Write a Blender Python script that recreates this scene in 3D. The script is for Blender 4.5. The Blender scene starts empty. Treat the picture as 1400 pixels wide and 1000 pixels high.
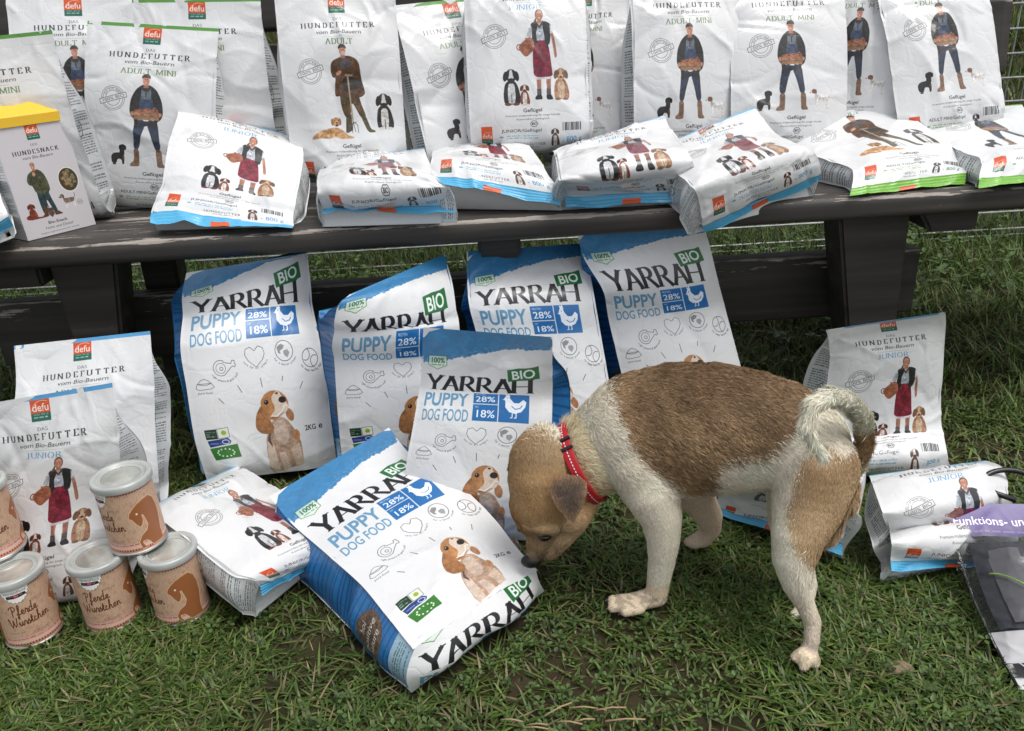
import bpy, bmesh, math, random
import numpy as np
from mathutils import Vector, Matrix, Euler
from mathutils.bvhtree import BVHTree
rad = math.radians
sc = bpy.context.scene
COL = sc.collection

# ---------------------------------------------------------------- camera
CAM_H, PITCH, ROLL, FPX = .78, rad(24), rad(3.5), 1100.0
cam_d = bpy.data.cameras.new('camera'); cam = bpy.data.objects.new('camera', cam_d); COL.objects.link(cam)
cam_d.sensor_width = 36; cam_d.lens = 36 * FPX / 1400; cam_d.clip_start = .02; cam_d.clip_end = 600
_f = Vector((0, math.cos(PITCH), -math.sin(PITCH))); _u0 = Vector((0, math.sin(PITCH), math.cos(PITCH))); _r0 = Vector((1, 0, 0))
CU = _u0 * math.cos(ROLL) + _r0 * math.sin(ROLL); CR = _r0 * math.cos(ROLL) - _u0 * math.sin(ROLL)
cam.matrix_world = Matrix(((CR.x, CU.x, -_f.x, 0), (CR.y, CU.y, -_f.y, 0), (CR.z, CU.z, -_f.z, CAM_H), (0, 0, 0, 1)))
cam_d.dof.use_dof = False
sc.camera = cam
# ---------------------------------------------------------------- sky and sun (bright overcast)
SUN_EL, SUN_AZ = 68, 122          # azimuth clockwise from +Y
world = bpy.data.worlds.new('World'); sc.world = world; world.use_nodes = True
nt = world.node_tree; nt.nodes.clear()
sky = nt.nodes.new('ShaderNodeTexSky'); sky.sky_type = 'NISHITA'; sky.sun_disc = False
sky.sun_elevation = rad(SUN_EL); sky.sun_rotation = rad(SUN_AZ); sky.dust_density = 3.0; sky.air_density = 1.0; sky.ozone_density = 1.0
hs = nt.nodes.new('ShaderNodeHueSaturation'); hs.inputs['Saturation'].default_value = .25
bg = nt.nodes.new('ShaderNodeBackground'); bg.inputs['Strength'].default_value = .15
wo = nt.nodes.new('ShaderNodeOutputWorld')
nt.links.new(sky.outputs[0], hs.inputs['Color']); nt.links.new(hs.outputs[0], bg.inputs['Color']); nt.links.new(bg.outputs[0], wo.inputs['Surface'])
sl = bpy.data.lights.new('sun', 'SUN'); sl.energy = 1.5; sl.angle = rad(30); sl.color = (1.0, .97, .93)
so = bpy.data.objects.new('sun', sl); COL.objects.link(so)
_d = Vector((math.sin(rad(SUN_AZ)) * math.cos(rad(SUN_EL)), math.cos(rad(SUN_AZ)) * math.cos(rad(SUN_EL)), math.sin(rad(SUN_EL))))
so.rotation_euler = _d.to_track_quat('Z', 'Y').to_euler()
sc.view_settings.view_transform = 'Standard'; sc.view_settings.look = 'None'; sc.view_settings.gamma = 1
sc.view_settings.use_curve_mapping = False; sc.view_settings.exposure = 0.26
sc.cycles.max_bounces = 8; sc.cycles.transparent_max_bounces = 12

# ---------------------------------------------------------------- helpers
def thing(name, label, cat, loc=(0, 0, 0), group=None):
    o = bpy.data.objects.new(name, None); COL.objects.link(o); o.location = loc; o.empty_display_size = .05
    o['label'] = label; o['category'] = cat
    if group: o['group'] = group
    return o
def mesh_obj(name, verts, faces, mat=None, parent=None, loc=None, smooth=True, uv=None, kind=None):
    me = bpy.data.meshes.new(name)
    V = np.asarray(verts, np.float32)
    if parent is not None and loc is None: V = V - np.array(parent.location, np.float32)
    if loc is not None: V = V - np.array(loc, np.float32)
    if isinstance(faces, np.ndarray):
        n, k = faces.shape
        me.vertices.add(len(V)); me.vertices.foreach_set('co', V.ravel())
        me.loops.add(n * k); me.loops.foreach_set('vertex_index', faces.ravel().astype(np.int32))
        me.polygons.add(n); me.polygons.foreach_set('loop_start', np.arange(0, n * k, k, dtype=np.int32))
        me.update(calc_edges=True)
    else:
        me.from_pydata(V.tolist(), [], faces); me.update()
    if smooth: me.polygons.foreach_set('use_smooth', [True] * len(me.polygons))
    if uv is not None:
        l = me.uv_layers.new(name='UVMap'); vi = np.zeros(len(me.loops), np.int32); me.loops.foreach_get('vertex_index', vi)
        l.data.foreach_set('uv', np.asarray(uv, np.float32)[vi].ravel())
    if mat: me.materials.append(mat.m if isinstance(mat, Mat) else mat)
    o = bpy.data.objects.new(name, me); COL.objects.link(o)
    if parent is not None: o.parent = parent
    elif loc is not None: o.location = loc
    if kind: o['kind'] = kind
    return o
def grid_faces(nr, nc, flip=False):
    i = np.arange(nr - 1)[:, None] * nc + np.arange(nc - 1)[None, :]
    f = np.stack([i, i + nc, i + nc + 1, i + 1], -1).reshape(-1, 4)
    return f[:, ::-1].copy() if flip else f
def box_geo(c, s, R=None, bev=.0):
    """bevelled box: verts, faces"""
    bm = bmesh.new(); bmesh.ops.create_cube(bm, size=1)
    for v in bm.verts: v.co = Vector((v.co.x * s[0], v.co.y * s[1], v.co.z * s[2]))
    if bev: bmesh.ops.bevel(bm, geom=bm.edges[:], offset=bev, segments=2, affect='EDGES', profile=.6)
    if R is not None: bmesh.ops.transform(bm, matrix=R.to_4x4(), verts=bm.verts)
    bm.verts.index_update()
    V = [(v.co + Vector(c))[:] for v in bm.verts]; F = [[v.index for v in f.verts] for f in bm.faces]
    bm.free(); return V, F
def join_geo(L):
    V, F = [], []
    for v, f in L:
        n = len(V); V += list(v); F += [[i + n for i in q] for q in f]
    return V, F
def tube_geo(P, r, n=8, cap=True):
    P = np.asarray(P, float); r = np.broadcast_to(np.asarray(r, float), (len(P),)); T = np.gradient(P, axis=0); T /= np.linalg.norm(T, axis=1)[:, None] + 1e-12
    up = np.array([0, 0, 1.0]) if abs(T[0, 2]) < .9 else np.array([1.0, 0, 0]); V = []
    A = np.cross(T[0], up); A /= np.linalg.norm(A)
    for i in range(len(P)):
        A = A - T[i] * (A @ T[i]); A /= np.linalg.norm(A); B = np.cross(T[i], A)
        for k in range(n):
            a = 2 * math.pi * k / n; V.append(tuple(P[i] + r[i] * (math.cos(a) * A + math.sin(a) * B)))
    F = [[i * n + k, i * n + (k + 1) % n, (i + 1) * n + (k + 1) % n, (i + 1) * n + k] for i in range(len(P) - 1) for k in range(n)]
    if cap: F += [list(range(n))[::-1], [(len(P) - 1) * n + k for k in range(n)]]
    return V, F
class Mat:
    def __init__(s, name, col=(.5, .5, .5), rough=.6, spec=.5):
        s.m = bpy.data.materials.new(name); s.m.use_nodes = True; s.t = s.m.node_tree; s.b = s.t.nodes['Principled BSDF']
        s.b.inputs['Base Color'].default_value = (*col, 1); s.b.inputs['Roughness'].default_value = rough; s.b.inputs['Specular IOR Level'].default_value = spec
    def n(s, typ, **k):
        x = s.t.nodes.new(typ)
        for a, b in k.items(): setattr(x, a, b)
        return x
    def l(s, a, b): s.t.links.new(a, b)
    def noise(s, scale, detail=4, coord='Object', rough=.5, stretch=None):
        tc = s.n('ShaderNodeTexCoord'); x = s.n('ShaderNodeTexNoise'); x.inputs['Scale'].default_value = scale; x.inputs['Detail'].default_value = detail; x.inputs['Roughness'].default_value = rough
        src = tc.outputs[coord]
        if stretch:
            mp = s.n('ShaderNodeMapping'); mp.inputs['Scale'].default_value = stretch; s.l(src, mp.inputs['Vector']); src = mp.outputs[0]
        s.l(src, x.inputs['Vector']); return x
    def ramp(s, src, stops):
        r = s.n('ShaderNodeValToRGB'); e = r.color_ramp.elements
        while len(e) < len(stops): e.new(.5)
        for q, (p, c) in zip(e, stops): q.position = p; q.color = (*c, 1) if len(c) == 3 else c
        s.l(src, r.inputs['Fac']); return r
    def bump(s, src, strength=.3, dist=.002):
        b = s.n('ShaderNodeBump'); b.inputs['Strength'].default_value = strength; b.inputs['Distance'].default_value = dist
        s.l(src, b.inputs['Height']); s.l(b.outputs[0], s.b.inputs['Normal']); return b
    def mul(s, a, b, fac=1.0):
        x = s.n('ShaderNodeMix', data_type='RGBA', blend_type='MULTIPLY'); x.inputs['Factor'].default_value = fac
        s.l(a, x.inputs[6]); s.l(b, x.inputs[7]); return x.outputs[2]

# ---------------------------------------------------------------- printed artwork (drawn here, vector -> pixels)
NOI = {}
def smooth_noise(h, w, cell, seed):
    k = (h, w, cell, seed)
    if k in NOI: return NOI[k]
    r = np.random.RandomState(seed)
    gh, gw = int(h / cell) + 3, int(w / cell) + 3
    g = r.rand(gh, gw)
    y = np.arange(h) / cell; x = np.arange(w) / cell
    yi = y.astype(int); xi = x.astype(int); fy = (y - yi)[:, None]; fx = (x - xi)[None, :]
    fy = fy * fy * (3 - 2 * fy); fx = fx * fx * (3 - 2 * fx)
    a = g[yi][:, xi]; b = g[yi][:, xi + 1]; c = g[yi + 1][:, xi]; d = g[yi + 1][:, xi + 1]
    out = (a * (1 - fx) + b * fx) * (1 - fy) + (c * (1 - fx) + d * fx) * fy
    NOI[k] = out.astype(np.float32)
    return NOI[k]

FONT_CACHE = {}
def glyphs(s, bold=0.0):
    """triangles of a line of text set in the built-in font, em = 1, y up"""
    k = (s, bold)
    if k in FONT_CACHE: return FONT_CACHE[k]
    cu = bpy.data.curves.new('t', 'FONT'); cu.body = s; cu.size = 1.0; cu.resolution_u = 3; cu.offset = bold
    ob = bpy.data.objects.new('t', cu); bpy.context.scene.collection.objects.link(ob)
    dg = bpy.context.evaluated_depsgraph_get(); me = ob.evaluated_get(dg).to_mesh(); me.calc_loop_triangles()
    co = np.zeros(len(me.vertices) * 3); me.vertices.foreach_get('co', co); co = co.reshape(-1, 3)[:, :2]
    tr = np.zeros(len(me.loop_triangles) * 3, dtype=int); me.loop_triangles.foreach_get('vertices', tr)
    T = co[tr.reshape(-1, 3)] if len(tr) else np.zeros((0, 3, 2))
    ob.evaluated_get(dg).to_mesh_clear(); bpy.data.objects.remove(ob); bpy.data.curves.remove(cu)
    FONT_CACHE[k] = T
    return T

class Art:
    def __init__(s, w, h, px, bg=(.9, .9, .9)):
        s.S = px * 2; s.w = int(w * s.S); s.h = int(h * s.S) // 2 * 2
        s.a = np.ones((s.h, s.w, 3), np.float32) * np.array(bg, np.float32)
        s.M = np.array([[1, 0, 0], [0, 1, 0]], float)
    def at(s, ox=0, oy=0, sc=1, rot=0, sx=None, shear=0):
        c, n = math.cos(rot), math.sin(rot); sx = sc if sx is None else sx
        s.M = np.array([[c * sx, -n * sc + shear * sc, ox], [n * sx, c * sc, oy]], float); return s
    def reset(s): return s.at()
    def tf(s, p):
        p = np.asarray(p, float); return (p @ s.M[:, :2].T + s.M[:, 2]) * s.S
    def poly(s, P, col, al=1.0, tex=0.0, cell=12, seed=3, raw=False, many=False):
        Ps = P if many else [P]
        if tex and not many and len(P) >= 6:
            q = np.asarray(P, float)
            for _ in range(2):
                nx = np.roll(q, -1, 0); q = np.stack([q * .8 + nx * .2, q * .2 + nx * .8], 1).reshape(-1, 2)
            Ps = [q]
        tex *= .55
        Ps = [(p if raw else s.tf(p)) for p in Ps]
        al_ = np.concatenate(Ps)
        x0, y0 = np.floor(al_.min(0)).astype(int) - 1; x1, y1 = np.ceil(al_.max(0)).astype(int) + 1
        x0 = max(x0, 0); y0 = max(y0, 0); x1 = min(x1, s.w); y1 = min(y1, s.h)
        if x1 <= x0 or y1 <= y0: return
        acc = np.zeros((y1 - y0, x1 - x0 + 1), np.int32)
        for p in Ps:
            q = np.roll(p, -1, 0)
            for (ax, ay), (bx, by) in zip(p, q):
                if ay == by: continue
                if ay > by: ax, ay, bx, by = bx, by, ax, ay
                r0 = max(int(math.ceil(ay - .5)), y0); r1 = min(int(math.ceil(by - .5)), y1)
                if r1 <= r0: continue
                rr = np.arange(r0, r1)
                xc = ax + (rr + .5 - ay) * (bx - ax) / (by - ay)
                c = np.clip(np.ceil(xc - .5).astype(int) - x0, 0, x1 - x0)
                np.add.at(acc, (rr - y0, c), 1)
        m = (np.cumsum(acc, 1)[:, :-1] & 1).astype(bool)
        if not m.any(): return
        sub = s.a[y0:y1, x0:x1]
        c = np.array(col, np.float32)
        if tex:
            n = smooth_noise(s.h, s.w, cell, seed)[y0:y1, x0:x1] - .5
            n2 = smooth_noise(s.h, s.w, cell * 2.7, seed + 1)[y0:y1, x0:x1] - .5
            cc = np.clip(c * (1 + tex * (n + n2)[m][:, None] * 2), 0, 1)
        else: cc = c
        sub[m] = sub[m] * (1 - al) + cc * al
    def tris(s, T, col, al=1.0):
        P = s.tf(T.reshape(-1, 2)).reshape(-1, 3, 2)
        for t in P: s.poly(t, col, al, raw=True)
    def ell(s, x, y, a, b=None, col=(0, 0, 0), rot=0, n=28, **k):
        b = a if b is None else b
        t = np.linspace(0, 2 * math.pi, n, endpoint=False); c, d = math.cos(rot), math.sin(rot)
        X, Y = a * np.cos(t), b * np.sin(t)
        s.poly(np.c_[x + X * c - Y * d, y + X * d + Y * c], col, **k)
    def line(s, pts, w, col, w2=None, close=False, al=1.0, cap=True):
        pts = [tuple(p) for p in pts]
        if close: pts = pts + pts[:1]
        for (ax, ay), (bx, by) in zip(pts[:-1], pts[1:]):
            dx, dy = bx - ax, by - ay; l = math.hypot(dx, dy)
            if l < 1e-9: continue
            ww = w
            if w2 is not None: ww = w2 + (w - w2) * abs(dy) / l
            nx, ny = -dy / l * ww / 2, dx / l * ww / 2
            s.poly([(ax + nx, ay + ny), (bx + nx, by + ny), (bx - nx, by - ny), (ax - nx, ay - ny)], col, al)
        if cap and w2 is None and w * s.S > 3:
            for p in pts[1:-1] if not close else pts: s.ell(p[0], p[1], w / 2, w / 2, col, n=10, al=al)
    def ring(s, x, y, r, w, col, a0=0, a1=360, ry=None, n=40):
        t = np.radians(np.linspace(a0, a1, n)); ry = r if ry is None else ry
        P = np.c_[x + r * np.cos(t), y + ry * np.sin(t)]; s.line(P, w, col, cap=False)
    def text(s, t, x, y, h, col, sx=1.0, shear=0.0, rot=0.0, bold=0.0, anchor='l', fit=None):
        """h = cap height; y = baseline"""
        T = glyphs(t, bold)
        if not len(T): return
        em = h / .70; w = T[:, :, 0].max() * em * sx
        if fit: sx *= fit / w; w = fit
        ox = {'l': 0, 'c': -w / 2, 'r': -w}[anchor]
        c, n = math.cos(rot), math.sin(rot)
        X = T[:, :, 0] * em * sx + T[:, :, 1] * em * shear + ox; Y = -T[:, :, 1] * em
        P = np.stack([x + X * c - Y * n, y + X * n + Y * c], -1)
        s.tris(P, col)
    def arc_text(s, t, cx, cy, r, h, a0, a1, col, up=True):
        n = len(t)
        for i, ch in enumerate(t):
            if ch == ' ': continue
            a = math.radians(a0 + (a1 - a0) * (i + .5) / n)
            s.text(ch, cx + r * math.cos(a), cy + r * math.sin(a), h, col, rot=a + (math.pi / 2 if up else -math.pi / 2), anchor='c', shear=.0)
    def serif(s, t, x, y, h, col, sp=.25, thick=.19, thin=.05, fit=None, anchor='l', sx=1.0, sl=.20, slab=.05, yfun=None):
        G = SERIF; ws = []; 
        for ch in t: ws.append(G[ch][0] if ch in G else .45)
        tot = sum(ws) + sp * (len(t) - 1)
        if fit: sx = fit / (tot * h)
        W = tot * h * sx; X = x - (W / 2 if anchor == 'c' else 0)
        for ch, w in zip(t, ws):
            if ch in G:
                for pl in G[ch][1]:
                    yo = yfun((X - x) / W) if yfun else 0
                    P = [(X + px * h * sx, y - py * h + yo) for px, py in pl]
                    s.line(P, thick * h, col, w2=thin * h, cap=False)
                    for a_, b_, c_ in zip(P[:-2], P[1:-1], P[2:]):
                        l_ = math.hypot(c_[0] - a_[0], c_[1] - a_[1]) + 1e-9
                        wj = (thin + (thick - thin) * abs(c_[1] - a_[1]) / l_) * h / 2
                        s.ell(b_[0], b_[1], wj * .98, wj * .98, col, n=10)
                    for e, o in ((0, 1), (-1, -2)):
                        (ax, ay), (bx, by) = pl[e], pl[o]
                        if ay in (0, 1) and abs(by - ay) > .55 * abs(bx - ax):
                            qx = X + ax * h * sx; qy = y - ay * h + (-slab * h / 2 if ay == 0 else slab * h / 2) + yo
                            s.line([(qx - sl * h, qy), (qx + sl * h, qy)], 0, col, w2=slab * h, cap=False)
            X += (w + sp) * h * sx
    def fine(s, x, y, w, h, lines, col=(.35, .35, .35), seed=1, fill=.8, blocks=True):
        r = np.random.RandomState(seed); lh = h / lines
        for i in range(lines):
            if blocks and r.rand() < .08: continue
            px = x; end = x + w * (1 if r.rand() > .2 else r.uniform(.3, .9))
            while px < end:
                ww = lh * r.uniform(.6, 3.2)
                s.poly([(px, y + i * lh + lh * .25), (min(px + ww, end), y + i * lh + lh * .25), (min(px + ww, end), y + i * lh + lh * .72), (px, y + i * lh + lh * .72)], col, al=r.uniform(.45, .85))
                px += ww + lh * .45
    def image(s, name):
        h, w = s.h // 2, s.w // 2
        a = s.a[:h * 2, :w * 2].reshape(h, 2, w, 2, 3).mean((1, 3))
        n = smooth_noise(h, w, 2, 77)[..., None]
        a = np.clip(a * (1 + .02 * (n - .5)), 0, 1)
        im = bpy.data.images.new(name, w, h)
        buf = np.ones((h, w, 4), np.float32); buf[..., :3] = a[::-1]
        im.pixels.foreach_set(buf.ravel()); im.update(); im.pack()
        return im

def arcp(cx, cy, rx, ry, a0, a1, n=9):
    t = np.radians(np.linspace(a0, a1, n)); return [(cx + rx * math.cos(q), cy + ry * math.sin(q)) for q in t]
SERIF = {
 'H': (.72, [[(0,0),(0,1)], [(.72,0),(.72,1)], [(0,.5),(.72,.5)]]),
 'U': (.70, [[(0,1),(0,.3)] + arcp(.35,.32,.35,.32,180,360) + [(.70,1)]]),
 'N': (.74, [[(0,0),(0,1)], [(0,1),(.74,0)], [(.74,.02),(.74,1)]]),
 'D': (.72, [[(.08,0),(.08,1)], [(.0,1),(.3,1)] + arcp(.3,.5,.42,.5,90,-90,13) + [(.0,0)]]),
 'E': (.58, [[(.05,0),(.05,1)], [(.0,.99),(.56,.99),(.56,.8)], [(.05,.52),(.42,.52)], [(0,.01),(.58,.01),(.58,.22)]]),
 'F': (.54, [[(.05,0),(.05,1)], [(.0,.99),(.54,.99),(.54,.8)], [(.05,.5),(.40,.5)]]),
 'T': (.66, [[(.33,0),(.33,1.0)], [(.0,.82),(.0,.99),(.66,.99),(.66,.82)]]),
 'R': (.70, [[(.05,0),(.05,1)], [(0,1),(.3,1)] + arcp(.3,.76,.24,.24,90,-90) + [(.05,.52)], [(.28,.52),(.72,0)]]),
 'A': (.74, [[(.37,1),(.0,0)], [(.37,1),(.74,0)], [(.14,.36),(.6,.36)]]),
 'S': (.50, [arcp(.25,.74,.23,.24,20,270,12) + arcp(.25,.26,.25,.26,90,-160,12)]),
 'J': (.34, [[(.22,1),(.22,.15)] + arcp(.08,.08,.14,.12,0,-150,6)]),
 'I': (.14, [[(.07,0),(.07,1)]]),
 'O': (.78, [arcp(.39,.5,.39,.5,0,360,25)]),
 'L': (.56, [[(.05,0),(.05,1)], [(0,.01),(.56,.01),(.56,.24)]]),
 'M': (.86, [[(.0,0),(.04,1)], [(.04,1),(.43,.1)], [(.43,.1),(.82,1)], [(.82,1),(.86,0)]]),
 'Y': (.72, [[(.0,1),(.36,.45)], [(.36,.45),(.72,1)], [(.36,0),(.36,.45)]]),
 'C': (.66, [arcp(.36,.5,.36,.5,45,320,20)]),
 'K': (.70, [[(.05,0),(.05,1)], [(.05,.4),(.64,1)], [(.25,.58),(.70,0)]]),
}
# ---- figures (unit: own height = 1, origin at the feet centre, y down)
SK = (.78, .55, .45)
def boots(A, x, y, s, col):
    A.poly([(x-.035*s, y-.19), (x+.04*s, y-.19), (x+.035*s, y-.04), (x+.03*s, y+.0), (x-.085*s, y+.0), (x-.08*s, y-.03), (x-.03*s, y-.06)], col, tex=.3)
def head(A, x, y, cap=(.30,.30,.27), hair=None):
    A.poly([(x-.022,y+.02),(x+.026,y+.02),(x+.032,y+.085),(x-.03,y+.085)],(.68,.46,.37))
    A.ell(x, y, .042, .058, SK, tex=.25, cell=10)
    A.ell(x+.012, y+.01, .026, .04, (.70,.44,.36), al=.45)
    A.ell(x-.014, y-.006, .006, .004, (.25,.15,.12)); A.ell(x+.016, y-.006, .006, .004, (.25,.15,.12))
    A.poly([(x-.016,y+.026),(x+.018,y+.026),(x+.001,y+.036)], (.93,.88,.85)); A.ell(x+.001,y+.010,.006,.010,(.84,.6,.5))
    if cap:
        A.poly([(x-.05,y-.012),(x-.052,y-.04),(x-.03,y-.068),(x+.02,y-.072),(x+.05,y-.045),(x+.052,y-.014),(x+.02,y-.03),(x-.03,y-.028)], cap, tex=.3, cell=10)
def fig_mini(A):
    for sgn in (-1, 1):
        A.poly([(sgn*.03,-.52),(sgn*.135,-.50),(sgn*.15,-.34),(sgn*.17,-.20),(sgn*.105,-.17),(sgn*.06,-.33),(sgn*.01,-.46)], (.21,.24,.31), tex=.35, cell=12)
    boots(A, -.135, 0, 1, (.52,.40,.31)); A.poly([(.10,-.19),(.175,-.19),(.18,-.05),(.215,-.01),(.21,0),(.12,0),(.115,-.05)], (.52,.40,.31), tex=.3)
    A.poly([(-.12,-.50),(.13,-.50),(.12,-.40),(.01,-.45),(-.11,-.41)], (.2,.2,.24), tex=.3)
    A.poly([(-.05,-.89),(.06,-.89),(.13,-.84),(.19,-.72),(.2,-.58),(.17,-.52),(.13,-.50),(.13,-.42),(.10,-.42),(.10,-.53),(-.10,-.53),(-.10,-.41),(-.135,-.42),(-.14,-.52),(-.18,-.55),(-.2,-.62),(-.18,-.74),(-.12,-.84)], (.17,.165,.15), tex=.45, cell=14)
    A.poly([(-.05,-.86),(.06,-.86),(.07,-.64),(-.07,-.64)], (.40,.43,.47), tex=.25, cell=11)
    A.poly([(-.07,-.74),(.08,-.74),(.09,-.62),(-.08,-.62)], (.24,.29,.38), tex=.25, cell=11)
    A.line([(0,-.84),(0,-.76)], .01, (.1,.1,.1))
    A.poly([(-.07,-.875),(-.03,-.9),(0,-.85),(.04,-.9),(.08,-.87),(.03,-.82),(-.03,-.82)], (.25,.24,.22), tex=.3)
    A.ell(-.155,-.575,.03,.025,SK,tex=.2); A.ell(.155,-.575,.03,.025,SK,tex=.2)
    A.poly([(-.155,-.60),(.155,-.60),(.15,-.515),(-.145,-.515)], (.62,.46,.34), tex=.3, cell=10)
    A.line([(-.15,-.555),(.15,-.555)],.004,(.42,.30,.22))
    r = np.random.RandomState(5)
    for i in range(34):
        x = r.uniform(-.12,.12); y = -.60 - abs(r.randn())*.016; a = r.uniform(-.6,.6)
        A.poly([(x-.035*math.cos(a),y-.035*math.sin(a)),(x+.03*math.cos(a),y+.03*math.sin(a)-.007),(x+.03*math.cos(a),y+.03*math.sin(a)+.009)], (.72+r.uniform(-.15,.06),.40+r.uniform(-.08,.08),.30), tex=.2)
    head(A, .0, -.945, (.27,.27,.25))
def fig_adult(A):
    A.poly([(-.13,-.48),(.11,-.48),(.14,-.34),(.2,-.18),(.13,-.16),(.02,-.38),(-.01,-.20),(-.08,-.18),(-.12,-.3)], (.35,.28,.19), tex=.4, cell=14)
    A.poly([(-.07,-.21),(.0,-.22),(-.0,-.03),(-.07,-.0),(-.09,-.01)], (.30,.27,.19), tex=.3)
    A.poly([(.12,-.2),(.19,-.2),(.24,-.04),(.30,-.02),(.30,.0),(.2,.0)], (.33,.31,.22), tex=.3)
    A.poly([(-.07,-.87),(.04,-.88),(.13,-.84),(.16,-.78),(.17,-.62),(.21,-.46),(.17,-.42),(.08,-.40),(-.08,-.44),(-.19,-.42),(-.18,-.54),(-.16,-.64),(-.2,-.64),(-.22,-.72),(-.2,-.82)], (.36,.25,.17), tex=.45, cell=9)
    A.poly([(-.04,-.66),(.17,-.62),(.18,-.52),(.03,-.5),(-.07,-.47),(-.08,-.6)], (.18,.15,.13), tex=.3)
    A.poly([(-.08,-.84),(.0,-.86),(.05,-.80),(.10,-.74),(-.0,-.69),(-.09,-.72)], (.33,.31,.32), tex=.3)
    A.poly([(-.1,-.70),(.12,-.80),(.15,-.74),(.0,-.66),(-.1,-.65)], (.36,.25,.17), tex=.3)
    A.ell(-.115,-.69,.04,.022,SK,rot=-.5,tex=.2)
    A.line([(-.005,-.65),(.015,-.12)], .02, (.66,.60,.50)); A.line([(-.04,-.665),(.06,-.66)], .02, (.62,.55,.45))
    A.line([(.01,-.12),(-.005,0)],.007,(.2,.2,.2)); A.line([(.015,-.12),(.04,-.01)],.007,(.2,.2,.2)); A.line([(.02,-.13),(.07,-.09),(.075,-.0)],.007,(.2,.2,.2)); A.line([(-.01,-.1),(.06,-.13)],.008,(.2,.2,.2))
    head(A, -.045, -.935, (.28,.25,.22)); A.ell(-.035,-.905,.03,.022,(.8,.76,.72),al=.8)
def fig_woman(A):
    for x, y in ((-.035,0),(.095,0)):
        A.poly([(x-.03,-.23),(x+.035,-.23),(x+.028,-.1),(x+.02,-.04),(x-.02,-.04)], (.62,.42,.35), tex=.2)
        A.poly([(x-.03,-.115),(x+.03,-.115),(x+.03,-.03),(x-.03,-.03)], (.33,.31,.30), tex=.3)
        A.poly([(x-.03,-.05),(x+.03,-.05),(x+.045,-.01),(x+.03,0),(x-.05,0),(x-.06,-.02)] if x<0 else [(x-.03,-.05),(x+.03,-.05),(x+.055,-.01),(x+.05,.005),(x-.02,.005),(x-.035,-.02)], (.17,.15,.15), tex=.3)
    A.poly([(-.075,-.27),(.13,-.27),(.14,-.225),(-.09,-.22)], (.82,.78,.80), tex=.2, cell=9)
    A.poly([(-.08,-.655),(.10,-.655),(.13,-.5),(.15,-.32),(.16,-.25),(-.10,-.245),(-.105,-.4),(-.1,-.55)], (.47,.13,.20), tex=.4, cell=10)
    A.poly([(-.03,-.52),(.08,-.5),(.09,-.42),(.04,-.37),(-.02,-.43)], (.40,.10,.16), tex=.3)
    A.poly([(-.03,-.86),(.05,-.86),(.09,-.65),(-.06,-.65)], (.72,.74,.77), tex=.25, cell=10)
    for i in range(3): A.ell(.008,-.80+.05*i,.006,.006,(.15,.15,.15))
    A.poly([(-.045,-.875),(0,-.81),(.045,-.875),(.06,-.84),(.0,-.78),(-.055,-.84)], (.33,.25,.25))
    A.poly([(-.05,-.865),(-.02,-.81),(-.05,-.73),(-.035,-.63),(-.09,-.56),(-.115,-.6),(-.10,-.75),(-.12,-.84)], (.16,.16,.17), tex=.35)
    A.poly([(.05,-.865),(.09,-.86),(.155,-.83),(.15,-.72),(.13,-.60),(.07,-.6),(.06,-.72),(.04,-.8)], (.16,.16,.17), tex=.35)
    A.poly([(-.115,-.84),(-.15,-.78),(-.175,-.70),(-.12,-.68),(-.10,-.76)], (.72,.74,.77), tex=.3)
    A.poly([(.14,-.83),(.18,-.73),(.175,-.715),(.14,-.72)], (.72,.74,.77), tex=.3)
    A.poly([(.145,-.73),(.185,-.73),(.215,-.56),(.225,-.47),(.19,-.45),(.175,-.58)], (.66,.45,.37), tex=.2)
    A.poly([(-.13,-.69),(-.17,-.68),(-.27,-.62),(-.3,-.575),(-.2,-.46),(-.07,-.56),(-.09,-.66)], (.62,.38,.28), tex=.3, cell=10)
    A.ring(-.285,-.585,.03,.012,(.5,.28,.2)); A.line([(-.25,-.6),(-.11,-.6)],.006,(.45,.25,.18)); A.line([(-.2,-.68),(-.12,-.66)],.02,(.66,.45,.37))
    A.ell(.0,-.94,.052,.068,(.42,.30,.22),tex=.3,cell=9); head(A, .0, -.93, None)
    A.poly([(-.05,-.9),(-.035,-.9),(-.045,-.84),(-.09,-.83)],(.42,.30,.22)); 
def dog_sit(A, c1, c2, c3):
    A.poly([(-.22,0),(-.25,-.25),(-.2,-.55),(-.1,-.66),(.1,-.66),(.2,-.5),(.27,-.2),(.25,0)], c1, tex=.35)
    A.poly([(-.1,-.58),(.1,-.58),(.12,-.2),(.08,0),(-.08,0),(-.12,-.2)], c2, tex=.25, cell=10)
    A.ell(-.12,-.02,.1,.04,c3); A.ell(.13,-.02,.1,.04,c3); A.line([(0,-.28),(0,0)],.02,c1)
    A.ell(0,-.8,.17,.18,c1,tex=.35); A.ell(-.17,-.78,.07,.14,tuple(k*.7 for k in c1),rot=.2); A.ell(.17,-.78,.07,.14,tuple(k*.7 for k in c1),rot=-.2)
    A.poly([(-.03,-.96),(.03,-.96),(.08,-.72),(-.08,-.72)], c2); A.ell(0,-.7,.04,.03,(.06,.05,.05)); A.ell(-.07,-.82,.02,.02,(.03,.02,.02)); A.ell(.07,-.82,.02,.02,(.03,.02,.02))
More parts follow.
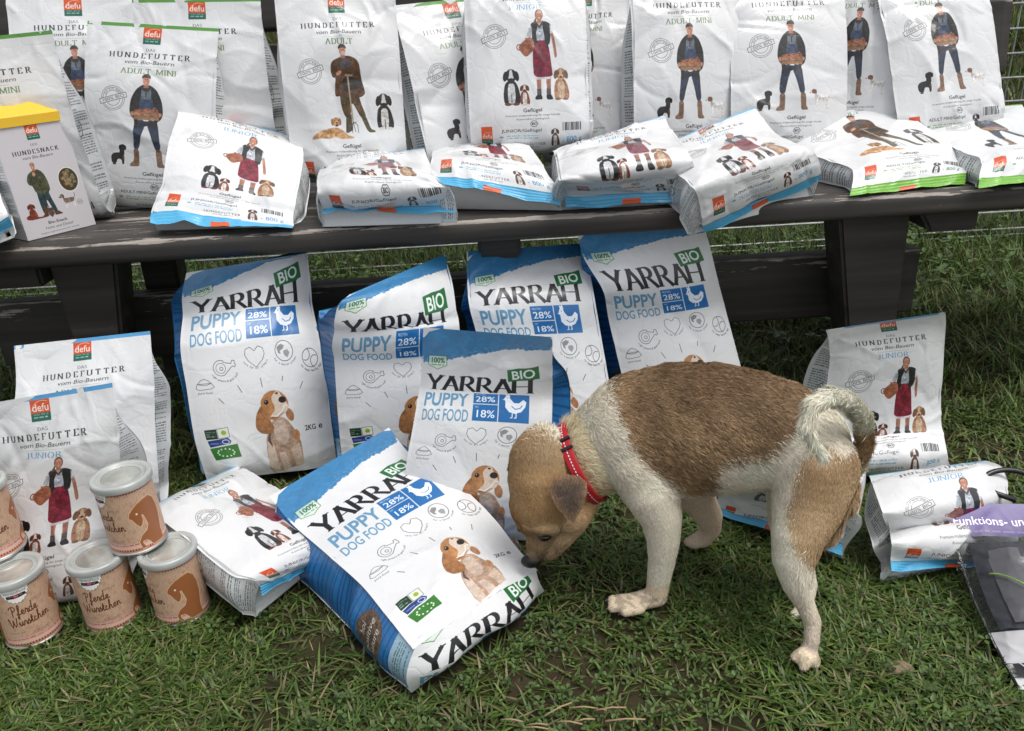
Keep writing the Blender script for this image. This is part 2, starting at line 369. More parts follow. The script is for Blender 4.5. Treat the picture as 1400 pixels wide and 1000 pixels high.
def dog_stand(A, c1, c2):
    for x in (-.32,-.22,.28,.38): A.poly([(x-.05,-.4),(x+.06,-.4),(x+.03,0),(x-.04,0)], c2, tex=.2)
    A.poly([(-.42,-.72),(-.2,-.68),(.2,-.66),(.44,-.64),(.46,-.45),(.25,-.34),(-.25,-.32),(-.42,-.45)], c1, tex=.35)
    A.line([(.42,-.6),(.55,-.72),(.56,-.95)],.05,c1); A.ell(-.45,-.86,.17,.14,c1,tex=.3); A.ell(-.62,-.80,.10,.06,c1); A.ell(-.70,-.81,.03,.025,(.05,.05,.05)); A.ell(-.36,-.80,.06,.13,tuple(k*.7 for k in c1))
def dachs(A):
    c=(.16,.15,.15)
    A.poly([(-.45,-.05),(-.5,-.35),(-.35,-.52),(0,-.55),(.2,-.5),(.25,-.3),(.22,0),(.12,0),(.1,-.22),(-.12,-.25),(-.2,-.02)], c, tex=.4)
    A.poly([(-.02,-.5),(.02,-.85),(.12,-.95),(.26,-.85),(.25,-.45)], c, tex=.3); A.ell(.16,-.86,.15,.11,c); A.ell(.02,-.80,.06,.13,(.1,.1,.1)); A.ell(.3,-.80,.06,.12,(.1,.1,.1)); A.ell(.18,-.3,.05,.1,(.42,.28,.2)); A.ell(-.3,0,.1,.04,(.35,.24,.18))
def dog_lie(A):
    c=(.78,.60,.42)
    A.poly([(-.95,-.06),(-.75,-.22),(-.45,-.34),(-.1,-.42),(.2,-.44),(.45,-.3),(.62,-.12),(.9,-.06),(.85,0),(.3,0),(.1,-.08),(-.2,-.02),(-.6,-.05),(-.9,.02)], c, tex=.35, cell=12)
    A.ell(.16,-.66,.17,.19,c,tex=.3); A.ell(0,-.66,.06,.15,(.6,.42,.28)); A.ell(.32,-.66,.06,.15,(.6,.42,.28)); A.ell(.18,-.52,.06,.05,(.35,.15,.14)); A.ell(.18,-.62,.04,.03,(.1,.08,.07)); A.ell(.1,-.72,.02,.02,(.08,.05,.04)); A.ell(.25,-.72,.02,.02,(.08,.05,.04))
def defu_logo(A, x, y, w, h, dark=1):
    A.poly([(x,y),(x+w,y),(x+w,y+h*.72),(x,y+h*.72)], (.85,.33,.15)); A.poly([(x,y+h*.72),(x+w,y+h*.72),(x+w,y+h),(x,y+h)], (.13,.38,.31))
    A.line(arcp(x+w*.62,y+h*.66,w*.55,h*.36,185,300,10), w*.03, (.96,.8,.7), cap=False)
    A.text('defu', x+w*.5, y+h*.655, h*.26, (.97,.93,.9), anchor='c', fit=w*.84, bold=.01)
    A.fine(x+w*.12, y+h*.72, w*.76, h*.2, 2, (.75,.85,.8), blocks=False)
INK=(.16,.16,.17)
def stamp(A, x, y, r, sx=1):
    g=(.36,.36,.37)
    for k in (1,.86,.62): A.ring(x,y,r*k,r*.035,g)
    A.arc_text('AUS BIO ANBAU', x, y, r*.68, r*.14, -160, -20, g)
    c,s_=math.cos(-.28),math.sin(-.28)
    q=lambda a,b:(x+a*c-b*s_, y+a*s_+b*c)
    B=[q(-1.18*r,-.2*r),q(1.18*r,-.2*r),q(1.18*r,.2*r),q(-1.18*r,.2*r)]
    A.poly(B,(.9,.9,.9)); A.line(B,r*.045,g,close=True)
    p=q(0,.11*r); A.text('100% BIO', p[0], p[1], r*.24, g, rot=-.28, anchor='c', fit=r*2.0)
def make_defu(kind, px=640):
    H=1.6; A=Art(1,H,px)
    defu_logo(A,.432,-.02,.138,.185)
    A.serif('DAS',.5,.225,.022,(.4,.4,.4),anchor='c',fit=.07)
    A.serif('HUNDEFUTTER',.5,.285,.042,INK,anchor='c',fit=.61,sp=.72,thick=.22)
    A.text('vom Bio-Bauern',.5,.335,.030,(.2,.2,.2),anchor='c',fit=.38,shear=.25)
    A.line([(.36,.357),(.64,.357)],.002,(.5,.5,.5))
    t,col,f={'mini':('ADULT MINI',(.42,.52,.33),.41),'adult':('ADULT',(.33,.47,.28),.22),'junior':('JUNIOR',(.40,.62,.76),.27)}[kind]
    A.serif(t,.5,.415,.042,col,anchor='c',fit=f,sp=.3)
    if kind=='mini':
        A.at(.495,1.14,.715,0,.64); fig_mini(A); A.reset()
        A.at(.27,1.13,.16); dachs(A); A.at(.76,1.135,.16); dog_stand(A,(.88,.86,.84),(.9,.88,.86)); A.ell(-.46,-.86,.15,.12,(.5,.32,.25)); A.reset()
    elif kind=='adult':
        A.at(.55,1.10,.68,0,.66); fig_adult(A); A.reset()
        A.at(.38,1.14,.20,0,.20); dog_lie(A); A.at(.84,1.08,.29); dog_sit(A,(.2,.19,.19),(.82,.8,.78),(.85,.83,.8)); A.reset()
    else:
        A.at(.615,1.12,.70,0,.62); fig_woman(A); A.reset()
        A.at(.36,1.15,.28); dog_sit(A,(.13,.13,.14),(.82,.82,.82),(.42,.22,.2)); A.at(.47,1.155,.16); dog_sit(A,(.5,.26,.18),(.85,.82,.8),(.85,.82,.8)); A.at(.78,1.125,.25); dog_sit(A,(.64,.46,.34),(.76,.66,.55),(.5,.4,.3)); A.reset()
    stamp(A,.235,.615,.095)
    A.serif('G',.4,1.2,.01,INK) if 0 else A.text('Geflügel',.53,1.205,.026,INK,anchor='c',fit=.16,bold=.008)
    A.text('Premium-Vollernahrung für junge Hunde',.53,1.235,.013,(.35,.35,.35),anchor='c',fit=.46,shear=.15)
    A.text('Kontrolliert biologisch',.53,1.262,.013,(.35,.35,.35),anchor='c',fit=.28,shear=.15)
    A.line(arcp(.54,1.292,.033,.024,0,360,7),.004,INK,cap=False); A.text('BIO',.54,1.3,.018,INK,anchor='c',bold=.02)
    T={'mini':'ADULT MINI/Geflügel','adult':'ADULT/Geflügel','junior':'JUNIOR/Geflügel'}[kind]
    A.text(T,.26,1.352,.024,INK,fit=.34)
    defu_logo(A,.085,1.30,.095,.15)
    c2=(.45,.68,.8) if kind=='junior' else (.5,.65,.4)
    A.fine(.3,1.375,.28,.035,2,c2,seed=4,blocks=False); A.ell(.255,1.39,.018,.008,c2)
    A.serif('HUNDEFUTTER',.5,1.452,.018,(.3,.3,.3),anchor='c',fit=.26,sp=.42,thin=.1)
    A.text('vom Bio-Bauern',.5,1.475,.013,(.4,.4,.4),anchor='c',fit=.15,shear=.25)
    A.at(.715,1.47,.14); dog_sit(A,(.2,.17,.16) if kind!='junior' else (.38,.26,.2),(.85,.84,.82),(.8,.8,.8)); A.reset()
    A.text('e',.775,1.44,.022,c2); A.text('800 g',.81,1.445,.042,(.28,.58,.76) if kind=='junior' else (.2,.45,.3),fit=.13,bold=.005); A.fine(.95,1.43,.03,.014,1,c2,blocks=False)
    r=np.random.RandomState(2); x=.78
    while x<.93:
        w=r.choice([.003,.006,.009]); A.poly([(x,1.29),(x+w,1.29),(x+w,1.355),(x,1.355)],(.15,.15,.15)); x+=w+r.choice([.003,.005,.008])
    return A
def chicken(A,x,y,s,col=(.95,.97,1),bg=(.10,.42,.68)):
    A.at(x,y,s)
    A.poly([(-.42,-.42),(-.36,-.56),(-.3,-.62),(-.2,-.58),(-.14,-.4),(0,-.22),(.2,-.22),(.38,-.42),(.5,-.3),(.46,-.05),(.3,.18),(.05,.28),(-.2,.22),(-.36,.02),(-.36,-.25)],col)
    A.poly([(-.37,-.42),(-.5,-.36),(-.38,-.34)],col); A.poly([(-.34,-.6),(-.36,-.74),(-.28,-.68),(-.24,-.78),(-.18,-.66),(-.16,-.56)],col)
    A.ell(-.28,-.48,.025,.025,bg,n=8); A.line([(-.1,-.05),(.05,.08),(.25,.02),(.34,-.12)],.035,bg)
    A.line([(-.06,.26),(-.06,.44),(-.14,.46)],.04,col); A.line([(.1,.26),(.1,.44),(.02,.46)],.04,col); A.reset()
def make_yarrah(px=704):
    H=1.82; A=Art(1,H,px); BL=(.24,.50,.69); r=np.random.RandomState(8)
    xs=np.linspace(0,1,90); ys=.30-.19*xs-.03*np.sin(xs*3)+np.cumsum(r.randn(90))*.0022+r.randn(90)*.004
    A.poly([(0,-.02)]+[(1,-.02)]+[(a,b) for a,b in zip(xs[::-1],ys[::-1])],BL,tex=.07,cell=30)
    for i in range(160):
        x=r.rand(); yb=np.interp(x,xs,ys)-abs(r.randn())*.03+.004; w=r.uniform(.002,.012)
        A.poly([(x,yb),(x+w,yb-.003),(x+w*1.1,yb+.002),(x+.001,yb+.003)],(.55,.72,.85),al=.8)
    G=(.12,.36,.17)
    A.at(.13,.27,1,-.06); A.line([(-.075,-.045),(.075,-.045),(.08,.03),(.03,.05),(0,.065),(-.03,.05),(-.08,.03)],.006,G,close=True)
    A.poly([(-.075,-.045),(.075,-.045),(.08,.03),(.03,.05),(0,.065),(-.03,.05),(-.08,.03)],(.85,.92,.84),al=.8); A.text('100%',0,.01,.042,G,anchor='c',fit=.125,bold=.02); A.fine(-.055,.018,.11,.02,1,G,blocks=False); A.reset()
    A.serif('YARRAH',.065,.53,.145,(.09,.09,.11),fit=.80,sp=.14,thick=.23,thin=.06,sl=.17,slab=.055)
    A.at(.81,.335,1,-.13); A.poly([(-.11,-.05),(-.02,-.056),(.06,-.05),(.115,-.055),(.112,.06),(.02,.064),(-.05,.058),(-.112,.06)],(.12,.42,.22)); A.text('BIO',0,.042,.078,(.93,.97,.93),anchor='c',fit=.17,bold=.02); A.reset()
    PB=(.40,.60,.73)
    A.text('PUPPY',.05,.69,.118,PB,fit=.37,bold=.025); A.text('DOG FOOD',.05,.80,.082,PB,fit=.375,bold=.015)
    B2=(.10,.42,.68)
    A.poly([(.455,.555),(.64,.555),(.64,.665),(.455,.665)],B2); A.poly([(.455,.672),(.64,.672),(.64,.79),(.455,.79)],B2); A.poly([(.648,.555),(.86,.555),(.86,.79),(.648,.79)],B2)
    w=(.95,.97,1); A.text('PROTEIN',.47,.583,.016,w,fit=.075); A.text('28%',.47,.648,.052,w,fit=.15,bold=.01); A.text('FAT',.47,.700,.016,w,fit=.03); A.text('18%',.47,.765,.052,w,fit=.15,bold=.01)
    chicken(A,.755,.68,.17)
    g=(.30,.31,.32); L=.0045
    A.at(.50,.895,.075); A.line([(0,1.1),(-.7,.5),(-.95,0),(-.85,-.5),(-.4,-.65),(0,-.3),(.4,-.7),(.85,-.5),(.95,0),(.7,.5)],.05,g,close=True); A.reset()
    A.at(.27,.955,.08); A.ring(-.3,.1,.65,.05,g,60,300); A.ring(-.25,.15,.14,.05,g); A.line([(.02,.65),(.5,.2),(.75,.0),(.95,.1),(1.05,-.1),(.95,-.2),(.98,-.42),(.75,-.45),(.65,-.2),(.2,-.3),(-.1,-.42)],.05,g); A.ring(-.3,.12,.42,.04,g); A.reset()
    A.ring(.72,.89,.066,L,g); A.at(.72,.89,.066); A.poly([(-.8,-.4),(-.3,-.7),(.1,-.5),(-.1,-.2),(-.5,.0),(-.4,.3),(-.7,.2)],g,al=.6); A.poly([(-.1,0),(.4,-.1),(.6,.2),(.3,.7),(0,.5),(-.1,.3)],g,al=.5); A.reset()
    A.ring(.91,.95,.06,L,g); A.line(arcp(.875,.925,.035,.04,-60,120),L,g); A.line(arcp(.945,.975,.035,.04,110,300),L,g)
    A.at(.115,1.07,.07); A.line([(-.9,.35),(-.75,-.1),(.7,-.15),(.95,.25),(.6,.42),(-.6,.5)],.05,g,close=True); A.line([(-.72,-.1),(-.3,-.5),(.05,-.6),(.4,-.4),(.7,-.15),(.2,.02),(-.3,0)],.05,g,close=True); A.reset()
    A.text('pure food',.06,1.135,.016,g,fit=.1,shear=.2)
    for (x,y,rr,t) in ((.27,.95,.11,'right protein & good stuff'),(.50,.885,.105,'care for all animals'),(.72,.885,.10,'for a better planet'),(.91,.945,.095,'for happy healthy dogs')):
        n=len(t)
        for i,ch in enumerate(t):
            if ch==' ':continue
            a=math.radians(150-120*(i+.5)/n); A.text(ch,x+rr*math.cos(a),y+rr*math.sin(a),.015,g,rot=a-math.pi/2,anchor='c')
    for q in ([(.20,1.17),(.235,1.21)],[(.345,1.09),(.37,1.14)],[(.515,1.05),(.52,1.115)],[(.68,1.05),(.67,1.085)],[(.825,1.10),(.795,1.15)]): A.line(q,.005,(.3,.3,.3))
    # puppy
    T=(.72,.50,.30); Cc=(.80,.68,.58); P=.01
    A.poly([(.50,1.50),(.49,1.60),(.48,1.80),(.75,1.74),(.76,1.56),(.73,1.47),(.67,1.36),(.60,1.33),(.54,1.40)],(.70,.58,.49),tex=.22,cell=16)
    A.poly([(.505,1.52),(.55,1.56),(.56,1.77),(.50,1.80),(.485,1.70)],(.84,.76,.69),tex=.12); A.poly([(.575,1.62),(.62,1.62),(.65,1.76),(.59,1.78)],(.82,.73,.66),tex=.12); A.poly([(.67,1.60),(.74,1.56),(.755,1.74),(.69,1.76)],(.82,.72,.64),tex=.12)
    A.poly([(.535,1.43),(.56,1.43),(.53,1.50),(.54,1.58),(.51,1.52)],(.36,.27,.23),tex=.2); A.ell(.73,1.50,.025,.045,(.74,.52,.34),tex=.2)
    A.poly([(.56,1.40),(.60,1.36),(.66,1.38),(.68,1.50),(.62,1.58),(.57,1.52)],(.78,.69,.62),tex=.15,cell=14)
    A.ell(.70,1.335,.028,.052,(.68,.47,.32),rot=-.25,tex=.2)
    A.poly([(.50,1.30),(.49,1.22),(.525,1.165),(.58,1.14),(.64,1.15),(.69,1.20),(.70,1.27),(.655,1.32),(.60,1.36),(.54,1.36)],T,tex=.14,cell=14)
    A.poly([(.57,1.20),(.60,1.155),(.635,1.15),(.66,1.21),(.70,1.26),(.68,1.31),(.62,1.35),(.555,1.33),(.60,1.28)],(.87,.80,.73),tex=.08)
    A.line([(.555,1.33),(.60,1.335),(.645,1.30),(.665,1.255),(.69,1.262)],.007,(.97,.95,.92)); A.line([(.565,1.342),(.61,1.345),(.655,1.31)],.004,(.35,.2,.15))
    A.ell(.535,1.225,.017,.017,(.12,.07,.05)); A.ell(.53,1.22,.004,.004,(.9,.9,.9)); A.ell(.618,1.165,.011,.007,(.12,.07,.05))
    A.ell(.655,1.215,.028,.024,(.10,.08,.08),tex=.2)
    A.poly([(.495,1.24),(.51,1.27),(.55,1.36),(.575,1.43),(.545,1.47),(.47,1.46),(.435,1.41),(.45,1.31)],(.62,.42,.25),tex=.22,cell=14)
    A.poly([(.065,1.40),(.15,1.395),(.155,1.47),(.07,1.475)],(.08,.2,.12)); A.fine(.075,1.41,.065,.05,3,(.7,.8,.7),blocks=False); A.poly([(.155,1.395),(.235,1.385),(.24,1.46),(.16,1.468)],(.9,.93,.85)); A.line([(.155,1.395),(.235,1.385),(.24,1.46),(.16,1.468)],.003,(.2,.2,.3),close=True); A.ell(.2,1.425,.018,.018,(.6,.7,.2))
    A.poly([(.075,1.485),(.225,1.465),(.245,1.49),(.235,1.51),(.085,1.535)],(.10,.22,.48)); A.ring(.205,1.495,.025,.006,(.85,.9,1),ry=.015); A.fine(.09,1.495,.08,.025,1,(.8,.85,.95),blocks=False)
    A.poly([(.08,1.545),(.285,1.515),(.295,1.62),(.10,1.64)],(.20,.47,.15)); 
    for i in range(12): a=i*math.pi/6; A.ell(.19+.06*math.cos(a),1.58+.03*math.sin(a),.007,.007,(.9,.97,.85),n=6)
    A.text('2KG',.80,1.475,.04,INK,fit=.085,bold=.02); A.text('e',.905,1.475,.05,INK,bold=.01)
    A.fine(.045,1.745,.04,.012,1,(.6,.6,.6),blocks=False)
    return A
def make_side_white(px=300):
    A=Art(1,3.2,px,(.87,.88,.88)); A.fine(.10,.35,.80,2.55,60,(.30,.31,.32),seed=5); A.ring(.5,1.5,.12,.02,(.3,.3,.3)); A.text('D',.5,1.54,.1,(.3,.3,.3),anchor='c'); return A
def make_side_blue(px=320):
    A=Art(1,4.0,px,(.13,.43,.67)); n=np.random.RandomState(4); y=.3
    while y<4:
        A.poly([(0,y),(1,y+.02),(1,y+.045),(0,y+.03)],(.06,.27,.48),al=.7); y+=n.uniform(.06,.13)
    A.ell(.5,3.0,.40,.36,(.40,.32,.27),tex=.4,cell=8,seed=9)
    A.text('hoi',.5,2.85,.12,(.9,.88,.85),anchor='c'); A.text('positive',.5,3.02,.12,(.9,.88,.85),anchor='c',fit=.62); A.text('nature',.5,3.2,.12,(.9,.88,.85),anchor='c',fit=.5)
    A.poly([(0,3.6),(1,3.55),(1,4),(0,4)],(.62,.74,.82)); A.fine(.1,3.65,.8,.28,6,(.2,.35,.25),seed=3)
    return A
def make_snack(px=512):
    A=Art(1,1.62,px,(.80,.78,.79)); defu_logo(A,.42,.06,.175,.26)
    A.serif('DER',.48,.40,.03,(.4,.4,.4),anchor='c',fit=.09); A.serif('HUNDESNACK',.48,.50,.055,INK,anchor='c',fit=.62,sp=.6,thick=.22); A.text('vom Bio-Bauern',.48,.565,.04,(.25,.25,.25),anchor='c',fit=.42,shear=.25)
    A.at(.39,1.36,.74,0,.72)
    A.poly([(-.1,-.52),(.12,-.52),(.13,-.35),(.2,-.05),(.12,-.04),(.04,-.36),(-.0,-.05),(-.09,-.04),(-.11,-.3)],(.17,.25,.27),tex=.4,cell=12)
    boots(A,-.04,.0,1,(.35,.25,.17)); A.poly([(.11,-.07),(.2,-.07),(.27,-.01),(.25,0),(.12,0)],(.35,.25,.17))
    A.poly([(-.05,-.87),(.05,-.88),(.13,-.8),(.17,-.64),(.17,-.46),(.05,-.41),(-.12,-.46),(-.14,-.6),(-.2,-.62),(-.22,-.7),(-.16,-.82)],(.29,.30,.22),tex=.45,cell=12)
    A.ell(-.05,-.8,.03,.04,SK); A.line([(-.03,-.78),(.04,-.1)],.014,(.25,.16,.1)); A.poly([(-.0,-.15),(.1,-.15),(.11,-.03),(.05,.03),(.0,-.03)],(.36,.28,.25),tex=.3)
    A.ell(-.03,-.96,.045,.05,(.2,.16,.13)); head(A,-.03,-.945,None); A.reset()
    A.ell(.80,.92,.145,.17,(.93,.92,.9)); A.ell(.80,.92,.135,.16,(.30,.25,.16))
    r=np.random.RandomState(3)
    for i in range(26):
        a=r.uniform(0,6.28); d=r.uniform(0,.10); A.ell(.80+d*math.cos(a),.92+d*1.2*math.sin(a),r.uniform(.02,.035),r.uniform(.02,.03),(.52+r.uniform(-.1,.1),.46,.34),rot=r.uniform(0,3),tex=.3,cell=10)
    A.at(.18,1.36,.22); dog_sit(A,(.50,.24,.17),(.45,.2,.15),(.4,.18,.14)); A.poly([(-.4,0),(-.5,-.2),(-.2,-.35),(.2,-.1),(.8,-.06),(.8,.02)],(.48,.22,.16),tex=.3); A.at(.72,1.30,.20,0,.18); dog_stand(A,(.5,.42,.38),(.85,.82,.8)); A.reset()
    A.ring(.87,1.25,.035,.004,INK); A.text('BIO',.87,1.26,.02,INK,anchor='c')
    A.text('Bio-Snack',.48,1.46,.04,INK,anchor='c',fit=.28,bold=.01); A.text('Huhn und Dinkel',.48,1.525,.035,(.3,.3,.3),anchor='c',fit=.4,shear=.2); A.text('Ergänzungsfuttermittel für Hunde',.48,1.58,.02,(.35,.35,.35),anchor='c',fit=.55)
    return A
CURS={ # x advance, strokes (x 0.., y up; x-height .45, cap 1)
 'P':(.62,[[(.22,-.05),(.30,.5),(.36,.95)],[(.05,.75),(.2,.98),(.45,1.02),(.62,.85),(.55,.6),(.3,.5)]]),
 'f':(.34,[[(.0,.05),(.18,.35),(.34,.85),(.32,1.05),(.22,.95),(.16,.4),(.08,-.3),(.0,-.35),(.0,-.15),(.2,.05),(.34,.12)]]),
 'e':(.34,[[(.0,.12),(.2,.22),(.26,.38),(.16,.46),(.07,.3),(.08,.1),(.18,.0),(.34,.12)]]),
 'r':(.32,[[(.0,.1),(.1,.42),(.16,.5),(.18,.4),(.28,.38),(.22,.1),(.26,.0),(.34,.1)]]),
 'd':(.44,[[(.30,.38),(.18,.46),(.05,.3),(.06,.06),(.16,.0),(.28,.14),(.42,1.0)],[(.28,.14),(.32,.0),(.44,.12)]]),
 'W':(.86,[[(.0,.8),(.12,.98),(.14,.3),(.2,.0),(.34,.3),(.46,.8),(.44,.3),(.5,.02),(.66,.3),(.82,1.0)]]),
 'ü':(.42,[[(.0,.12),(.08,.44),(.08,.08),(.16,.0),(.28,.2),(.32,.44),(.3,.08),(.36,.0),(.44,.12)],[(.12,.66),(.13,.7)],[(.28,.68),(.29,.72)]]),
 's':(.28,[[(.0,.1),(.16,.5),(.2,.28),(.22,.08),(.12,.0),(.04,.06)],[(.12,.0),(.28,.12)]]),
 't':(.28,[[(.0,.1),(.2,.8),(.12,.1),(.18,.0),(.3,.12)],[(.04,.52),(.32,.56)]]),
 'c':(.32,[[(.24,.36),(.16,.46),(.05,.3),(.06,.06),(.16,.0),(.32,.12)]]),
 'h':(.42,[[(.0,.1),(.2,.7),(.26,1.0),(.18,.95),(.1,.4),(.06,.0)],[(.08,.2),(.22,.44),(.28,.36),(.26,.06),(.32,.0),(.44,.12)]]),
 'n':(.42,[[(.0,.12),(.08,.44),(.07,.0)],[(.08,.22),(.2,.45),(.28,.36),(.27,.06),(.33,.0),(.44,.12)]]),
}
def cursive(A,t,x,y,h,col,w,rot=0):
    c,s_=math.cos(rot),math.sin(rot); X=0
    for ch in t:
        adv,st=CURS[ch]
        for pl in st: A.line([(x+(X+a)*h*c+b*h*s_, y+(X+a)*h*s_-b*h*c) for a,b in pl],w,col)
        X+=adv
def make_can(px=1400):
    Hh=.40; A=Art(1,Hh,px,(.76,.63,.53)); r=np.random.RandomState(6)
    for i in range(1500):
        x,y=r.rand(),r.uniform(.02,.38); l=r.uniform(.006,.02); k=r.choice([0,1]); c=(.84,.73,.64) if k else (.64,.46,.36)
        A.line([(x,y),(x+r.uniform(-.004,.004),y+l)],.002,c,al=.7)
    for i in range(220):
        x,y=r.rand(),r.uniform(.03,.36); A.ring(x,y,.006,.0018,(.66,.44,.36),n=10,ry=r.uniform(.006,.014))
    for x in np.arange(.0,1,.016):
        for y,s in ((.022,1),(.385,-1)): A.poly([(x,y-.008*s),(x+.006,y-.004*s),(x+.012,y-.008*s),(x+.012,y),(x+.006,y+.009*s),(x,y)],(.62,.14,.16))
    A.poly([(0,.345),(1,.345),(1,.36),(0,.36)],(.86,.66,.62)); A.fine(.0,.346,1,.013,1,(.6,.2,.2),blocks=False); A.poly([(0,.362),(1,.362),(1,.376),(0,.376)],(.88,.76,.7),al=.7)
    for k in range(2):
        o=.5*k
        # horse
        H=[(.205,.19),(.213,.165),(.235,.14),(.262,.12),(.30,.105),(.345,.10),(.375,.13),(.39,.18),(.392,.24),(.375,.33),(.38,.385),(.30,.385),(.285,.36),(.27,.345),(.245,.345),(.245,.36),(.26,.385),(.235,.385),(.228,.345),(.25,.31),(.285,.29),(.30,.26),(.293,.22),(.285,.19),(.275,.19),(.278,.22),(.265,.25),(.252,.255),(.235,.23),(.22,.20)]
        P=[(o+.02+(x-.2),y) for x,y in H]; A.line(P,.006,(.9,.76,.6),close=True); A.poly(P,(.60,.37,.22)); A.ell(o+.072,.175,.006,.006,(.95,.9,.85))
        # logo scallop
        cx=o+.36; pts=[]
        for i in range(48):
            a=math.pi*i/47; rr=1+(.04 if i%4<2 else -.02); pts.append((cx+.075*rr*math.cos(a),.015+.105*rr*math.sin(a)))
        A.poly([(cx-.075,.0)]+[(cx+.075,.0)]+pts,(.93,.92,.91)); A.line(pts,.003,(.45,.35,.3),cap=False)
        A.text('HerzensHund',cx,.055,.026,(.25,.22,.22),anchor='c',fit=.115)
        A.poly([(cx-.05,.066),(cx+.05,.062),(cx+.055,.082),(cx,.09),(cx-.05,.086)],(.18,.13,.13)); A.ell(cx,.078,.012,.012,(.72,.3,.35)); A.fine(cx-.04,.07,.08,.01,1,(.8,.8,.8),blocks=False)
        cursive(A,'Pferde',o+.295,.20,.062,(.33,.17,.09),.0055,rot=-.05); cursive(A,'Würstchen',o+.275,.27,.06,(.33,.17,.09),.0055,rot=-.05)
        A.text('deftig pur',o+.42,.14,.02,(.55,.42,.38),fit=.07); A.text('luftgetr',o+.38,.335,.02,(.55,.42,.40),fit=.08); A.fine(o+.26,.30,.1,.02,1,(.6,.45,.4),blocks=False)
    return A
def make_header(px=500):
    A=Art(1,.34,px,(.31,.23,.50)); A.text('Funktions- und Tr',.03,.22,.085,(.93,.92,.95),bold=.01,fit=.68); A.fine(.05,.27,.9,.04,1,(.6,.55,.75),blocks=False); return A

# ---------------------------------------------------------------- materials
def film(name, img=None, col=(.75, .76, .76), rough=.33, grime=True):
    M = Mat(name, col, rough, .5)
    n1 = M.noise(9, 3); n2 = M.noise(120, 3)
    if img:
        t = M.n('ShaderNodeTexImage'); t.image = img; t.extension = 'EXTEND'; t.interpolation = 'Cubic'
        r = M.ramp(n1.outputs['Fac'], [(.3, (.86, .865, .87)), (.7, (.93, .935, .935))])
        M.l(M.mul(t.outputs['Color'], r.outputs['Color']), M.b.inputs['Base Color'])
    r2 = M.ramp(n1.outputs['Fac'], [(.3, (rough - .08,) * 3), (.7, (rough + .1,) * 3)]); M.l(r2.outputs['Color'], M.b.inputs['Roughness'])
    vo = M.n('ShaderNodeTexVoronoi', feature='DISTANCE_TO_EDGE'); vo.inputs['Scale'].default_value = 26
    tc = M.n('ShaderNodeTexCoord'); mx = M.n('ShaderNodeMix', data_type='RGBA'); mx.inputs['Factor'].default_value = .12
    nn = M.noise(14, 4); M.l(tc.outputs['Object'], mx.inputs[6]); M.l(nn.outputs['Color'], mx.inputs[7]); M.l(mx.outputs[2], vo.inputs['Vector'])
    rr = M.ramp(vo.outputs['Distance'], [(0, (0, 0, 0)), (.12, (1, 1, 1))])
    ad = M.n('ShaderNodeMath', operation='MULTIPLY_ADD'); ad.inputs[1].default_value = .25
    M.l(n2.outputs['Fac'], ad.inputs[0]); M.l(rr.outputs['Color'], ad.inputs[2])
    M.bump(ad.outputs[0], .22, .0012); M.b.inputs['Coat Weight'].default_value = .35; M.b.inputs['Coat Roughness'].default_value = .18
    return M.m
IMG = {k: make_defu(k).image('print_' + k) for k in ('mini', 'adult', 'junior')}
M_FRONT = {k: film('bag_front_' + k, IMG[k]) for k in IMG}
M_YF = film('puppy_bag_front', make_yarrah().image('print_puppy'), rough=.42)
M_SIDEW = film('bag_side_white', make_side_white().image('print_side_white'))
M_SIDEB = film('bag_side_blue', make_side_blue().image('print_side_blue'), rough=.42)
M_WHITE = film('bag_back_white', None, (.72, .73, .73)); M_BLUEB = film('bag_back_blue', None, (.035, .20, .40))
M_SB = film('seal_light_blue', None, (.09, .42, .68), .35); M_SG = film('seal_green', None, (.17, .43, .04), .35)
M_TG = film('seal_dark_green', None, (.10, .30, .05), .35); M_TB = film('seal_mid_blue', None, (.09, .33, .60), .35)
M_OR = film('seal_orange_mark', None, (.65, .11, .03), .4)
def wood():
    M = Mat('weathered_dark_paint', (.02, .02, .02), .55, .4)
    g = M.noise(30, 6, stretch=(.06, 1.2, 1.2)); g2 = M.noise(26, 6, rough=.7, stretch=(.14, 1.3, 1.3)); g3 = M.noise(110, 5, rough=.7, stretch=(.10, 1, 1))
    base = M.ramp(g.outputs['Fac'], [(.3, (.026, .023, .021)), (.55, (.050, .044, .039)), (.75, (.090, .079, .069))])
    at = M.n('ShaderNodeAttribute', attribute_name='wear'); m1 = M.n('ShaderNodeMath', operation='MULTIPLY_ADD'); m1.inputs[1].default_value = .55
    sm = M.n('ShaderNodeMath', operation='ADD'); M.l(g3.outputs['Fac'], sm.inputs[0]); M.l(g2.outputs['Fac'], sm.inputs[1])
    M.l(at.outputs['Fac'], m1.inputs[0]); M.l(sm.outputs[0], m1.inputs[2])
    chip = M.ramp(m1.outputs[0], [(.0, (0, 0, 0)), (.982, (0, 0, 0)), (.99, (1, 1, 1))])
    m1b = M.n('ShaderNodeMath', operation='SUBTRACT'); m1b.inputs[1].default_value = .325; M.l(m1.outputs[0], m1b.inputs[0])
    M.l(m1b.outputs[0], chip.inputs['Fac'])
    mx = M.n('ShaderNodeMix', data_type='RGBA'); M.l(chip.outputs['Color'], mx.inputs['Factor']); M.l(base.outputs['Color'], mx.inputs[6])
    woodc = M.ramp(g3.outputs['Fac'], [(.35, (.16, .13, .11)), (.7, (.42, .38, .33))]); M.l(woodc.outputs['Color'], mx.inputs[7]); M.l(mx.outputs[2], M.b.inputs['Base Color'])
    s = M.n('ShaderNodeMath', operation='SUBTRACT'); M.l(g.outputs['Fac'], s.inputs[0]); M.l(chip.outputs['Color'], s.inputs[1]); M.bump(s.outputs[0], .5, .0015)
    return M.m
M_WOOD = wood()
